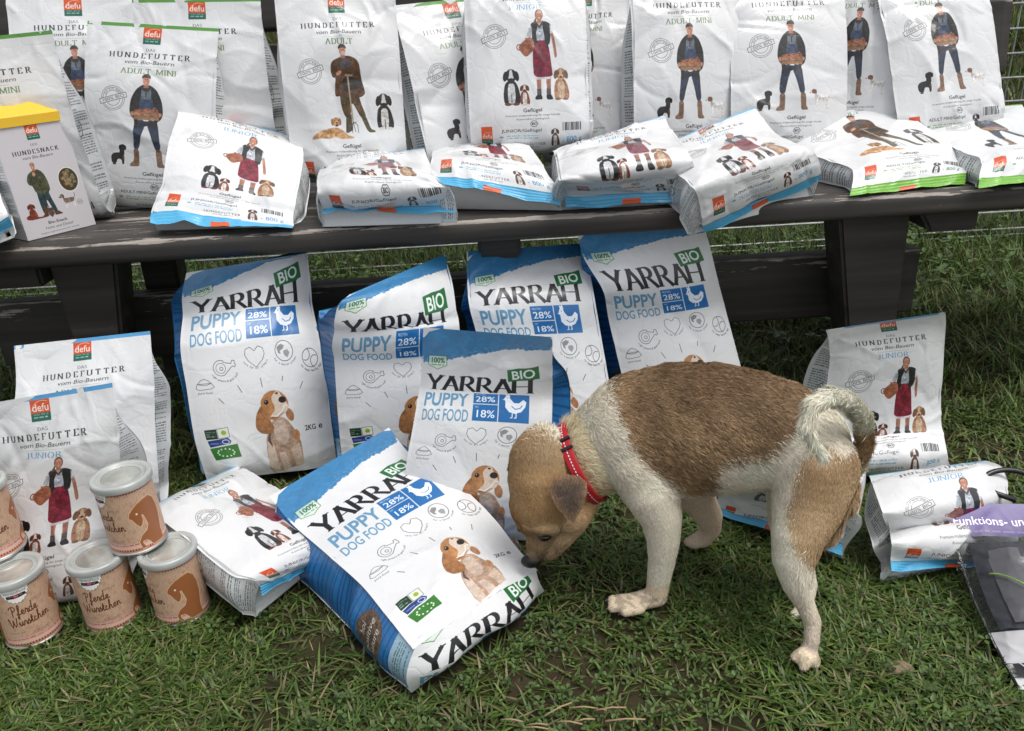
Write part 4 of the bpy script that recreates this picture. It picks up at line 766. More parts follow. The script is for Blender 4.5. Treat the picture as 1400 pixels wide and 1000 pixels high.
def make_bag(name, label, cat, key, group, fmat, side, back, vmax, base, thick, mode, bulge=.012, seed=1, amp=1.5,
             top=None, strip=None, belly=0.0, nu=60, flare=.006, pinch=.22):
    rows = DATA[key]; W = .235 if vmax > 1.7 else .23
    A = np.array(rows); org = ((A[-1, 1:4] + A[-1, 4:7]) / 2); org[2] = base
    root = thing(name, label, cat, tuple(float(x) for x in org), group)
    C = creases(seed, W, vmax * W, amp=amp)
    end = 1.5 if strip else vmax
    vtop = .028 if top else 0.0
    def lr(v):
        P = interp_rows(rows, v); P[:, 2] = np.maximum(P[:, 2], base + .003); P[:, 5] = np.maximum(P[:, 5], base + .003) 
        return P[:, :3], P[:, 3:]
    def frame(v):
        L, R = lr(v); e = 1e-2; L1, R1 = lr(v + e); L0, R0 = lr(v - e)
        dv = (L1 + R1 - L0 - R0); du = R - L; n = np.cross(dv, du); n /= np.linalg.norm(n, axis=1)[:, None] + 1e-12
        return L, R, n, du / (np.linalg.norm(du, axis=1)[:, None] + 1e-12)
    if mode == 'flat': prof = lambda v: smoothstep(v / .35) * smoothstep((1.58 - v) / .25 if strip else (vmax + .1 - v) / .2)
    else: prof = lambda v: smoothstep(v / .5) * smoothstep((vmax + .12 - v) / .25)
    def front(v, u):
        L, R, n, _ = frame(v); U = u[None, :, None]
        P = L[:, None] * (1 - U) + R[:, None] * U
        b = bulge * prof(v)[:, None] * (1 - np.abs(2 * np.clip(u, 0, 1) - 1)[None, :] ** 2.6)
        aa, bb = np.broadcast_arrays(u[None, :] * W, v[:, None] * W)
        h = crease_h(C, aa, bb) * (.35 + .65 * smoothstep(v / .12))[:, None]
        return P + n[:, None] * (b + h)[..., None]
    down = np.array([0, .10, -1.0]); down /= np.linalg.norm(down)
    def backline(v, side_):
        L, R, n, t = frame(v); E = L if side_ < 0 else R
        if mode == 'flat':
            T = (E[:, 2] - base - .002) / -down[2]
            en = smoothstep((1.5 - v) / .05) if strip else np.ones_like(v)
            T = np.clip(T, 0, thick) * smoothstep((v - .02) / .3) * en
            B = E + down * T[:, None] - t * (1 if side_ < 0 else -1) * (flare * smoothstep(T / .04) * (1 if strip else .6 + .4 * smoothstep((vmax - v) / .35)))[:, None]
            if strip:
                La, Ra = lr(np.array([.8, 1.5, 1.6])); q = (La + Ra) / 2; dd = np.cross([0, 0, 1.0], Ra[1] - La[1]); dd[2] = 0; dd *= (1 if dd @ (q[0] - q[1]) > -1 else -1); dd /= np.linalg.norm(dd)
                Q = (La if side_ < 0 else Ra); Ee = Q[1]; ref = max((Q[2] - Ee) @ dd, 0) + .009 - belly
                need = np.maximum(ref - (B - Ee) @ dd, 0) * smoothstep((1.5 - v) / .012)
                B = B + dd * need[:, None]
        else:
            T = thick * smoothstep((v - .04) / .75) * (smoothstep((vmax - v) / .12) * .6 + .4)
            B = E - n * T[:, None] - t * (1 if side_ < 0 else -1) * (.013 * smoothstep(T / .04))[:, None]; B[:, 2] = np.maximum(B[:, 2], base + .002)
        return E, B, t * (1 if side_ < 0 else -1), T
    # front panel
    nv = int((end - vtop) * W / .0038)
    v = np.linspace(vtop, end, nv); u = np.linspace(-.012, 1.012, nu)
    P = front(v, u); uv = np.stack(np.broadcast_arrays(u[None, :], 1 - v[:, None] / (1.6 if vmax < 1.7 else 1.82)), -1)
    mesh_obj('front_panel', P.reshape(-1, 3), grid_faces(nv, nu), fmat, root, uv=uv.reshape(-1, 2))
    if top:
        v = np.linspace(0, vtop, 4); P = front(v, u); mesh_obj('top_seal', P.reshape(-1, 3), grid_faces(4, nu), top, root)
    if strip:
        v = np.linspace(1.5, 1.6, 15); P = front(v, u); L, R, n, _ = frame(v)
        rr = np.random.RandomState(seed + 9)
        P = P + n[:, None] * (.0006 * np.cos((v - 1.5) / .1 * math.pi * 2 * 4) + .0002)[:, None, None]
        wave = np.interp(u, np.linspace(0, 1, 9), rr.randn(9) * .0022); P = P + n[:, None] * (wave[None, :] * ((v - 1.5) / .1)[:, None])[..., None]
        so_ = mesh_obj('bottom_seal', P.reshape(-1, 3), grid_faces(15, nu), strip, root)
        j0, j1 = int(.43 * nu), int(.57 * nu); Q = P[7:, j0:j1] + n[7:, None] * .0006
        mesh_obj('orange_mark', Q.reshape(-1, 3), grid_faces(8, j1 - j0), M_OR, root)
    # gussets
    v = np.linspace(0, end if strip else vmax, 70); K = 7; s_ = np.linspace(0, 1, K); edges = []; gends = []
    for sd in (-1, 1):
        E, B, t, T = backline(v, sd); S = s_[None, :, None]
        rr = np.random.RandomState(seed * 3 + sd); wob = np.interp(v, np.linspace(0, vmax, 14), rr.randn(14) * .004)
        pin = (pinch * T + wob * smoothstep(T / .02))[:, None] * np.sin(math.pi * s_)[None, :]
        G = E[:, None] * (1 - S) + B[:, None] * S + t[:, None] * pin[..., None] + t[:, None] * .0015
        f = C[::3]; hh = crease_h(f, np.broadcast_to(s_[None, :] * .06 + .08, pin.shape), np.broadcast_to(v[:, None] * W, pin.shape)); G = G - t[:, None] * (hh * smoothstep(T / .02)[:, None])[..., None]
        uvg = np.stack(np.broadcast_arrays((1 - s_ if sd < 0 else s_)[None, :], 1 - v[:, None] / vmax), -1)
        mesh_obj('side_gusset', G.reshape(-1, 3), grid_faces(70, K, sd < 0), side, root, uv=uvg.reshape(-1, 2)); edges.append(B); gends.append(G[-1])
    # back
    nb = 14; U = np.linspace(0, 1, nb)[None, :, None]; _, _, n, _ = frame(v)
    Bk = edges[0][:, None] * (1 - U) + edges[1][:, None] * U
    if mode == 'flat':
        pass
    else:
        Bk = Bk - n[:, None] * (.012 * prof(v)[:, None] * (1 - np.abs(2 * U[0, :, 0] - 1) ** 2)[None, :])[..., None]; 
    Bk[..., 2] = np.maximum(Bk[..., 2], base + .0015)
    ends_open = Bk[-1]
    mesh_obj('back_panel', Bk.reshape(-1, 3), grid_faces(70, nb, True), back, root)
    if not strip:
        v1 = np.array([vmax]); Fr = front(v1, np.linspace(0, 1, nb))[0]; S = np.linspace(0, 1, K)[:, None, None]; ub = np.linspace(0, 1, nb)[None, :, None]
        Bs = gends[0][:, None] * (1 - ub) + gends[1][:, None] * ub; fr0 = Bs[0].copy(); Bs = Bs + (Fr - fr0)[None] * (1 - S) + (ends_open - Bs[-1])[None] * S
        _, _, n1, _ = frame(v1)
        if mode == 'flat':
            fwd = np.cross(edges[1][-1] - edges[0][-1], [0, 0, 1.0]); fwd /= np.linalg.norm(fwd)
            rr = np.random.RandomState(seed); wb = crease_h(creases(seed + 4, .23, .1, 20, 2.0), *np.broadcast_arrays(np.linspace(0, .23, nb)[None, :], np.linspace(0, .1, K)[:, None]))
            Bs = Bs + fwd[None, None] * ((.020 * np.sin(math.pi * S[:, 0, 0]))[:, None] * np.ones(nb)[None] + wb * np.sin(math.pi * S[:, 0]))[..., None] * (1 - np.abs(2 * ub - 1) ** 5)
        uvb = np.stack(np.broadcast_arrays(np.linspace(0, 1, nb)[None, :], (1 - (.30 + .38 * np.linspace(0, 1, K)[:, None] * 1.15) / 1.82)), -1)
        mesh_obj('base_panel', Bs.reshape(-1, 3), grid_faces(K, nb), fmat if (mode == 'flat' and vmax > 1.7) else back, root, uv=uvb.reshape(-1, 2))
    return root
JUN, MINI, ADU = 'junior', 'mini', 'adult'
def defu(key, kind, mode, label, base, thick, group, top, strip, **k):
    return make_bag('pet_food_bag', label, 'pet food bag', key, group, M_FRONT[kind], M_SIDEW, M_WHITE, 1.6, base, thick, mode, top=top, strip=strip, **k)
GU, GF, GG = 'white pet food bags standing on the bench', 'white pet food bags lying on the bench', 'white pet food bags on the grass'
UP = [('L1', MINI, 'green topped white bag behind the snack box at the left end of the bench', .045, M_TG),
 ('U1', MINI, 'white bag half hidden between the two green topped bags at the left', .05, M_TG),
 ('U2', MINI, 'green topped white bag with a man holding a crate, beside the yellow topped snack box', .05, M_TG),
 ('U3', MINI, 'white bag directly behind and right of the fully seen green topped bag', .05, M_TG),
 ('U4', ADU, 'white ADULT bag showing a man leaning on a fork beside two dogs', .05, M_TG),
 ('U5', MINI, 'white bag with a dachshund print, its right half covered by the JUNIOR bag', .05, M_TG),
 ('U6', JUN, 'standing white JUNIOR bag with a woman in a red skirt, mid bench', .05, M_TB),
 ('U7', MINI, 'white bag in shadow right behind the standing JUNIOR bag with the red skirt', .04, M_TG),
 ('U8', MINI, 'first fully seen ADULT MINI bag right of the standing JUNIOR bag', .05, M_TG),
 ('U9', MINI, 'second of the ADULT MINI bags right of the standing JUNIOR bag', .05, M_TG),
 ('U10', MINI, 'third ADULT MINI bag right of the standing JUNIOR bag, partly covered on both sides', .045, M_TG),
 ('U11', MINI, 'rightmost standing white bag, next to the bare dark end of the backrest', .05, M_TG)]
for i, (k, kd, lb, th, tp) in enumerate(UP):
    defu(k, kd, 'up', lb, SEAT, th, GU, tp, None, seed=11 + i * 7, bulge=.014, amp=1.9)
FL = [('F0', JUN, 'blue sealed white bag cut off at the left edge beside the snack box', 0, .05),
 ('F1', JUN, 'blue sealed JUNIOR bag slumped at a slant in front of the green topped bag', 0, .055),
 ('F2', JUN, 'crumpled blue sealed bag lying below the ADULT bag with the man and fork', .012, .08),
 ('F3', JUN, 'blue sealed bag lying directly below the standing JUNIOR bag', .014, .085),
 ('F4', JUN, 'flat lying blue sealed bag just left of the twisted overhanging bag', 0, .06),
 ('F5', JUN, 'twisted blue sealed bag with one corner hanging over the bench front edge', 0, .06),
 ('F6', ADU, 'lime green sealed ADULT bag lying above the right bench leg', 0, .065),
 ('F7', MINI, 'lime green sealed bag lying cut off at the right photo edge', 0, .065)]
for i, (k, kd, lb, be, th) in enumerate(FL):
    g = k in ('F6', 'F7')
    defu(k, kd, 'flat', lb, SEAT if k != 'F5' else SEAT - .04, th, GF, M_SG if g else M_SB, M_SG if g else M_SB, seed=101 + i * 5, bulge=.012, pinch=-.08, belly=be, amp=1.4 if g else 1.9)
defu('D1', MINI, 'up', 'white bag standing behind the JUNIOR bag at the lower left', 0, .06, GG, M_TB, None, seed=201, bulge=.012)
defu('D2', JUN, 'up', 'white JUNIOR bag standing right behind the cans at the lower left', 0, .06, GG, M_TB, None, seed=207, bulge=.016, amp=1.8)
defu('D3', JUN, 'flat', 'white JUNIOR bag lying in the grass between the cans and the puppy food bag', 0, .075, GG, M_SB, M_SB, seed=213, pinch=-.12, bulge=.010, belly=-.012)
defu('D4', JUN, 'up', 'white JUNIOR bag standing in the grass behind the dog\'s tail', 0, .05, GG, M_TB, None, seed=219, bulge=.014)
defu('D5', JUN, 'flat', 'blue sealed JUNIOR bag lying under the purple header of the plastic packet', 0, .06, GG, M_SB, M_SB, seed=225, bulge=.014)
defu('D6', JUN, 'flat', 'blue sealed white bag lying behind the dog, seen between its legs', 0, .06, GG, M_SB, M_SB, seed=231, bulge=.01)
GY_ = 'blue and white puppy food bags'
for i, (k, md, lb, th) in enumerate([('Y1', 'up', 'leftmost standing puppy food bag, leaning on the bench with its top folded back', .075),
 ('Y2', 'up', 'puppy food bag with a crumpled top hiding half its brand name', .075), ('Y3', 'up', 'puppy food bag leaning under the middle of the bench behind the front one', .075),
 ('Y4', 'up', 'rightmost standing puppy food bag, directly behind the dog\'s back', .075), ('Y5', 'up', 'foremost standing puppy food bag, right beside the dog\'s face', .07),
 ('Y6', 'flat', 'puppy food bag lying on its back in the grass at the dog\'s nose', .10)]):
    make_bag('puppy_food_bag', lb, 'pet food bag', k, GY_, M_YF, M_SIDEB, M_BLUEB if k != 'Y6' else M_WHITE, 1.8, 0.0, th, md, seed=301 + 9 * i, bulge=.014 if md == 'up' else .01, amp=1.1, flare=.026, pinch=.22 if md == 'up' else -.14)

# ---------------------------------------------------------------- snack box
def snack_box():
    a = np.array([-.8484, 1.4238]); b = np.array([-.771, 1.5322]); e = (b - a) / np.linalg.norm(b - a); W_ = .128; b = a + e * W_
    nrm = np.array([-e[1], e[0]]); D = .062; H = .208; z0 = SEAT + .0015
    root = thing('snack_box', 'grey white cardboard snack box with a yellow top standing on the left of the seat', 'box', (float(a[0]), float(a[1]), z0))
    lean = .012
    c0 = [a, b, b + nrm * D, a + nrm * D]
    lo = [(p[0], p[1], z0) for p in c0]; hi = [(p[0] + nrm[0] * lean, p[1] + nrm[1] * lean, z0 + H) for p in c0]
    def panel(nm, P, mat, uvs): return mesh_obj(nm, P, [[0, 1, 2, 3]], mat, root, smooth=False, uv=uvs)
    UV = [(0, 0), (1, 0), (1, 1), (0, 1)]
    mf = Mat('snack_print', (.6, .6, .6), .5, .3); t = mf.n('ShaderNodeTexImage'); t.image = make_snack().image('print_snack'); mf.l(t.outputs[0], mf.b.inputs['Base Color']); n = mf.noise(60, 3); mf.bump(n.outputs['Fac'], .1, .001)
    panel('front_panel', [lo[0], lo[1], hi[1], hi[0]], mf.m, UV)
    panel('side_panel', [lo[3], lo[0], hi[0], hi[3]], M_SIDEW, UV); panel('side_panel', [lo[1], lo[2], hi[2], hi[1]], M_SIDEW, UV)
    mw = Mat('grey_card', (.55, .53, .54), .6); n = mw.noise(30, 3); mw.bump(n.outputs['Fac'], .1, .001)
    panel('back_panel', [lo[2], lo[3], hi[3], hi[2]], mw.m, UV); panel('base_panel', [lo[3], lo[2], lo[1], lo[0]], mw.m, UV)
    my = Mat('yellow_card', (.82, .50, .03), .45); n = my.noise(20, 3); my.bump(n.outputs['Fac'], .15, .001)
    # folded flap: front lip, sloped top, back lip
    E3 = np.array([e[0], e[1], 0]); N3 = np.array([nrm[0], nrm[1], 0]); A0 = np.array(hi[0]); 
    prof = [(-.0035, -.016), (-.0035, .0), (.0, .0035), (.028, .018), (.046, .016), (D, .003), (D + .003, -.014)]
    V = []; nxx = 12
    for i in range(nxx):
        s = -.003 + (W_ + .006) * i / (nxx - 1); dz = .0022 * math.sin(i * .9)
        for (d, h) in prof: V.append(A0 + E3 * s + N3 * d + np.array([0, 0, h + dz * (h > .01)]))
    k = len(prof); F = [[i * k + j, (i + 1) * k + j, (i + 1) * k + j + 1, i * k + j + 1] for i in range(nxx - 1) for j in range(k - 1)]
    F += [[j for j in range(k)][::-1], [(nxx - 1) * k + j for j in range(k)]]
    o = mesh_obj('yellow_flap', V, F, my.m, root, smooth=False)
snack_box()
# ---------------------------------------------------------------- cans
def lathe(prof, n=64, uvs=None):
    V = []; UVs = []
    for j, (r, z) in enumerate(prof):
        for i in range(n + 1):
            a = 2 * math.pi * i / n; V.append((r * math.cos(a), r * math.sin(a), z)); UVs.append((i / n, uvs[j] if uvs else 0))
    F = [[j * (n + 1) + i, j * (n + 1) + i + 1, (j + 1) * (n + 1) + i + 1, (j + 1) * (n + 1) + i] for j in range(len(prof) - 1) for i in range(n)]
    return V, F, UVs
MC = Mat('can_label', (.6, .4, .3), .42, .5); _t = MC.n('ShaderNodeTexImage'); _t.image = make_can().image('print_can'); MC.l(_t.outputs[0], MC.b.inputs['Base Color'])
MT = Mat('tin_rim', (.55, .55, .54), .35); MT.b.inputs['Metallic'].default_value = .9
MLD = Mat('cloudy_plastic_lid', (.52, .54, .50), .22, .6); _n = MLD.noise(25, 4); MLD.bump(_n.outputs['Fac'], .15, .001)
MLD.l(MLD.ramp(_n.outputs['Fac'], [(.3, (.44, .46, .44)), (.7, (.60, .62, .59))]).outputs['Color'], MLD.b.inputs['Base Color']); MLD.b.inputs['Transmission Weight'].default_value = .25
MLW = Mat('lid_window_film', (.34, .34, .29), .12, .8); _n = MLW.noise(22, 3); MLW.l(MLW.ramp(_n.outputs['Fac'], [(.35, (.30, .31, .27)), (.65, (.60, .60, .55))]).outputs['Color'], MLW.b.inputs['Base Color']); MLW.b.inputs['Metallic'].default_value = .4; MLW.bump(_n.outputs['Fac'], .2, .002)
can_src = None
def can(loc, rz, label, tilt=(0, 0)):
    global can_src
    if can_src is None:
        root = thing('food_can', label, 'can', (0, 0, 0), 'cans of pet sausages with kraft labels')
        r = .0375; H = .108
        V, F, U = lathe([(r, .0045), (r, .02), (r, .054), (r, .09), (r, H - .006)], 72, [0, .14, .47, .82, 1]); mesh_obj('label', V, F, MC.m, root, uv=U)
        V, F, U = lathe([(.0, .002), (r - .003, .002), (r - .001, .0), (r + .0012, .0015), (r + .0012, .0035), (r - .0003, .0048)]); mesh_obj('bottom_rim', V, F, MT.m, root)
        V, F, U = lathe([(r - .0003, H - .0065), (r + .0010, H - .005), (r + .0010, H - .003), (r - .002, H - .002), (0, H - .0035)]); mesh_obj('tin_top', V, F, MT.m, root)
        V, F, U = lathe([(r + .0022, H - .0075), (r + .0028, H - .006), (r + .0028, H + .001), (r + .0018, H + .003), (r - .0035, H + .0034), (r - .0055, H + .001), (r - .0065, H - .001), (r - .0082, H - .0012), (r - .0088, H + .0002), (r - .0105, H + .0004), (r - .0112, H - .0004)], 72)
        mesh_obj('lid', V, F, MLD.m, root); V, F, U = lathe([(r - .0111, H - .0008), (r * .3, H - .0012), (0, H - .0010)], 72); mesh_obj('lid_window', V, F, MLW.m, root); can_src = root
    else:
        root = can_src.copy(); COL.objects.link(root); root['label'] = label
        for ch in list(can_src.children):
            c = ch.copy(); COL.objects.link(c); c.parent = root
    root.location = loc; root.rotation_euler = (tilt[0], tilt[1], rz)
    return root
can((-.706, .918, .0), rad(-192), 'front left can on the grass with the sausage lettering facing out', (0, rad(1)))
can((-.601, .940, .0), rad(-216), 'middle can on the grass, half horse and half lettering', (0, 0))
can((-.502, .945, .0), rad(-275), 'right can on the grass showing the whole brown horse')
can((-.548, .965, .112), rad(-258), 'single can stacked on top of the middle and right cans', (0, rad(0)))
can((-.752, .965, .112), rad(-196), 'upper can cut off by the left photo edge, standing on the front left can')
can((-.800, .975, .0), rad(-100), 'can outside the left photo edge carrying half of the upper can')
# ---------------------------------------------------------------- plastic packet with a purple header
def packet():
    root = thing('plastic_packet', 'clear plastic packet with a purple header and a black hook at the lower right', 'packet', (.62, .86, 0))
    TL = np.array([.610, .965, .085]); TR = np.array([.79, .935, .09]); BL = np.array([.572, .70, .012]); BR = np.array([.74, .66, .012])
    def surf(s, t, off=0, bul=.0):
        s, t = np.broadcast_arrays(s, t); k = (BL - TL)[None, None]; Z = np.zeros(s.shape)
        Lp = TL + (BL - TL) * t[..., None]; Rp = TR + (BR - TR) * t[..., None]; P = Lp * (1 - s[..., None]) + Rp * s[..., None]
        P = P.copy(); P[..., 2] += off + bul * np.sin(math.pi * np.clip(s, 0, 1)) * np.sin(math.pi * np.clip(t, .02, .98)) ** .6 - .045 * t * (1 - t) * 2
        P[..., 2] = np.maximum(P[..., 2], .006 + off * .3); return P
    def sheet(nm, t0, t1, mat, off, bul, cr=0, s0=0, s1=1, nt=50, ns=36, uvr=None):
        s = np.linspace(s0, s1, ns)[None, :]; t = np.linspace(t0, t1, nt)[:, None]; P = surf(s, t, off, bul)
        if cr: C = creases(cr, .2, .35, 50, 1.3); P[..., 2] += crease_h(C, *np.broadcast_arrays(s * .2, t * .35))
        uv = np.stack(np.broadcast_arrays((s - s0) / (s1 - s0), 1 - (t - t0) / (t1 - t0)), -1)
        return mesh_obj(nm, P.reshape(-1, 3), grid_faces(nt, ns), mat, root, uv=uv.reshape(-1, 2))
    mh = Mat('purple_header', (.2, .1, .4), .35); t = mh.n('ShaderNodeTexImage'); t.image = make_header().image('print_header'); mh.l(t.outputs[0], mh.b.inputs['Base Color'])
    sheet('header', 0, .17, mh.m, .006, .004, cr=3, nt=12)
    mc = Mat('dark_folded_fabric', (.03, .034, .045), .8); n = mc.noise(60, 6); mc.bump(n.outputs['Fac'], .6, .003); mc.l(mc.ramp(n.outputs['Fac'], [(.3, (.012, .014, .02)), (.7, (.06, .065, .08))]).outputs['Color'], mc.b.inputs['Base Color'])
    sheet('folded_fabric', .19, .66, mc.m, -.008, .02, cr=5, s0=.1, s1=.96)
    mg = Mat('grey_mesh_lining', (.13, .13, .145), .7); n = mg.noise(90, 4); mg.bump(n.outputs['Fac'], .5, .002)
    sheet('grey_lining', .24, .64, mg.m, -.003, .02, cr=7, s0=.2, s1=.42); 
    ml = Mat('white_insert', (.7, .7, .72), .4); n = ml.noise(25, 4); ml.bump(n.outputs['Fac'], .3, .002)
    sheet('white_insert', .66, .985, ml.m, -.006, .018, cr=9, s0=.03, s1=.97)
    mp = Mat('clear_film', (.9, .92, .94), .08, .5); n = mp.noise(30, 4); bm_ = mp.bump(n.outputs['Fac'], .5, .004)
    gl = mp.n('ShaderNodeBsdfGlossy'); gl.inputs['Roughness'].default_value = .12; tp = mp.n('ShaderNodeBsdfTransparent'); fr = mp.n('ShaderNodeFresnel'); fr.inputs['IOR'].default_value = 1.5; mxs = mp.n('ShaderNodeMixShader')
    mp.l(bm_.outputs[0], gl.inputs['Normal']); mp.l(bm_.outputs[0], fr.inputs['Normal']); mp.l(fr.outputs[0], mxs.inputs[0]); mp.l(tp.outputs[0], mxs.inputs[1]); mp.l(gl.outputs[0], mxs.inputs[2]); mp.l(mxs.outputs[0], mp.t.nodes['Material Output'].inputs['Surface'])
    sheet('clear_front', .15, 1.0, mp.m, .004, .026, cr=11, nt=90, ns=60); sheet('clear_back', .15, 1.0, mp.m, -.014, .0, nt=20)
    mb = Mat('black_label', (.012, .012, .014), .5); sheet('black_label', .86, .93, mb.m, .0, .024, s0=.06, s1=.5, nt=10, ns=16)
    # lettering on the label
    mwt = Mat('white_lettering', (.8, .8, .8), .5)
    T = glyphs('W', .02); 
    for txt, s0, t0, h in (('W', .10, .893, .05), ('Co', .10, .922, .035)):
        T = glyphs(txt, .02); 
        P = T.reshape(-1, 2); s = s0 + P[:, 0] * h * 1.6; t = t0 - P[:, 1] * h * .8
        Q = surf(s[None], t[None], .0015, .0245)[0]; mesh_obj('lettering', Q, np.arange(len(Q)).reshape(-1, 3), mwt.m, root, smooth=False)
    mgn = Mat('lime_cord', (.45, .75, .15), .5); 
    tt = np.linspace(0, 1, 20); s = .16 + .38 * tt ** 1.0; t = .38 + .26 * tt ** 1.6; V, F = tube_geo(surf(s[None], t[None], .0, .026)[0], .0012, 6); mesh_obj('lime_cord', V, F, mgn.m, root)
    V, F = tube_geo(surf(np.array([.0, .008, .0, .006, 0])[None], np.linspace(.0, 1.0, 5)[None], .004, 0)[0], .002, 6); mesh_obj('edge_weld', V, F, mp.m, root)
    mk = Mat('black_plastic', (.012, .012, .012), .3)
    P = []
    for a in np.linspace(200, -30, 22): P.append((.715 + .036 * math.cos(rad(a)), .99 + .014 * math.sin(rad(a)), .104 + .012 * math.sin(rad(a))))
    P = [(.71, .958, .094), (.690, .975, .096)] + P
    V, F = tube_geo(P, .0042, 8); mesh_obj('hook', V, F, mk.m, root)
packet()

# ---------------------------------------------------------------- the dog
DOG = {
 'torso': [[0.1407,0.968,0.2291,0.0746],[0.1732,0.958,0.2392,0.0946],[0.2157,0.948,0.2474,0.0994],[0.256,0.933,0.255,0.0959],[0.2952,0.918,0.2583,0.0879],[0.3275,0.9,0.2605,0.0789],[0.356,0.885,0.252,0.0688],[0.3814,0.875,0.2216,0.0513]],
 'neck': [[0.1443,0.965,0.2328,0.0703],[0.1048,0.957,0.2125,0.0603],[0.0793,0.948,0.1929,0.0502],[0.0552,0.94,0.182,0.0501]],
 'head': [[0.0336,0.945,0.2107,0.0498],[0.0323,0.937,0.1914,0.0508],[0.0373,0.935,0.1676,0.0542],[0.0306,0.932,0.1558,0.0492],[0.0288,0.928,0.1419,0.0413],[0.0296,0.92,0.1233,0.0282],[0.0224,0.914,0.1037,0.0212],[0.0164,0.909,0.0894,0.0172]],
 'cheek': [[0.0364,0.93,0.1544,0.0442],[0.0659,0.925,0.1436,0.0341],[0.0836,0.93,0.1509,0.0261],[0.046,0.918,0.1076,0.0222]],
 'brow': [[0.0087,0.905,0.1426,0.0128],[0.0277,0.893,0.1426,0.0117],[0.0413,0.892,0.14,0.0108]],
 'chin': [[0.0655,0.925,0.1292,0.0262],[0.0512,0.92,0.107,0.0213],[0.0392,0.915,0.0919,0.0172],[0.0265,0.912,0.0852,0.0142]],
 'legA': [[0.1581,0.915,0.2222,0.0444],[0.1713,0.9,0.1876,0.0387],[0.185,0.892,0.1517,0.0302],[0.1888,0.888,0.1189,0.0245],[0.1875,0.888,0.0828,0.0209],[0.1836,0.89,0.0443,0.0182],[0.182,0.89,0.0229,0.0173]],
 'pawA': [[0.1821,0.89,0.019,0.0163],[0.1637,0.89,0.014,0.0153],[0.1451,0.889,0.0111,0.0143],[0.1306,0.888,0.0105,0.0123]],
 'toeA1': [[0.1451,0.889,0.0176,0.0092],[0.1196,0.889,0.0182,0.0082]],
 'toeA2': [[0.1437,0.88,0.0138,0.0091],[0.1191,0.879,0.0127,0.0086]],
 'toeA3': [[0.1569,0.874,0.0115,0.0086],[0.1353,0.872,0.0098,0.0081]],
 'legB': [[0.231,0.985,0.1655,0.0439],[0.2599,1.0,0.1041,0.0281],[0.2815,1.01,0.0633,0.0232],[0.2875,1.012,0.0388,0.0178],[0.2779,1.015,0.0184,0.0157],[0.2646,1.015,0.0126,0.0135],[0.2548,1.012,0.0155,0.0101]],
 'legC': [[0.3677,0.85,0.2378,0.0544],[0.3551,0.83,0.1982,0.0452],[0.3388,0.81,0.1701,0.035],[0.3314,0.8,0.1431,0.0279],[0.3332,0.79,0.114,0.0208],[0.3451,0.785,0.0832,0.0146],[0.3548,0.778,0.0596,0.0128],[0.3528,0.77,0.0412,0.0123],[0.3502,0.766,0.0238,0.0119]],
 'pawC': [[0.3486,0.764,0.0235,0.0119],[0.3442,0.76,0.0157,0.011]],
 'toeC1': [[0.3423,0.762,0.0247,0.01],[0.3309,0.76,0.0216,0.0082]],
 'toeC2': [[0.342,0.753,0.0227,0.0091],[0.338,0.75,0.0152,0.0077]],
 'toeC3': [[0.3537,0.757,0.0203,0.0082],[0.3546,0.755,0.0126,0.0073]],
 'rump': [[0.38,0.87,0.2161,0.0466],[0.4003,0.865,0.2003,0.0354],[0.4055,0.86,0.1856,0.0299]],
 'thigh': [[0.3742,0.855,0.2183,0.0514],[0.3697,0.84,0.1795,0.0405],[0.3762,0.835,0.1605,0.0295]],
 'legD': [[0.3793,0.92,0.183,0.0492],[0.3735,0.915,0.1161,0.0362],[0.3778,0.905,0.0617,0.0244],[0.3914,0.89,0.0222,0.0163],[0.3828,0.87,0.0039,0.0131],[0.3727,0.858,0.0023,0.012],[0.3629,0.853,0.0024,0.009]],
 'tail': [[0.4116,0.872,0.1906,0.017],[0.4253,0.868,0.2206,0.0167],[0.43,0.86,0.261,0.0163],[0.4165,0.845,0.3047,0.0162],[0.3899,0.828,0.3376,0.0162],[0.3587,0.81,0.3572,0.0158],[0.3341,0.795,0.3562,0.0151],[0.3256,0.787,0.3379,0.0139],[0.3306,0.782,0.3179,0.0107],[0.3432,0.78,0.2993,0.0058]],
 'nose': [0.0069,0.908,0.0822,0.0101],
 'eye': [0.0292,0.897,0.1254,0.0059],
 'eye2': [0.0024,0.925,0.1217,0.0051],
 'ear': [[0.0366,0.885,0.2092],[0.0449,0.888,0.2245],[0.0622,0.89,0.2286],[0.0783,0.892,0.2229],[0.0867,0.892,0.2145],[0.0854,0.882,0.2032],[0.0777,0.875,0.1848],[0.0665,0.872,0.1673],[0.0554,0.872,0.1783],[0.0449,0.876,0.1955]],
 'ear2': [[-0.0144,0.94,0.2102],[-0.0096,0.945,0.223],[-0.0002,0.95,0.2286],[0.0045,0.95,0.2236],[-0.0002,0.945,0.2131],[-0.0088,0.94,0.2041]],
 'collar': [[0.087,0.952,0.2051,0.0542]],
 'collar_ends': [[0.0589,0.955,0.2612],[0.1115,0.935,0.1575]],
}
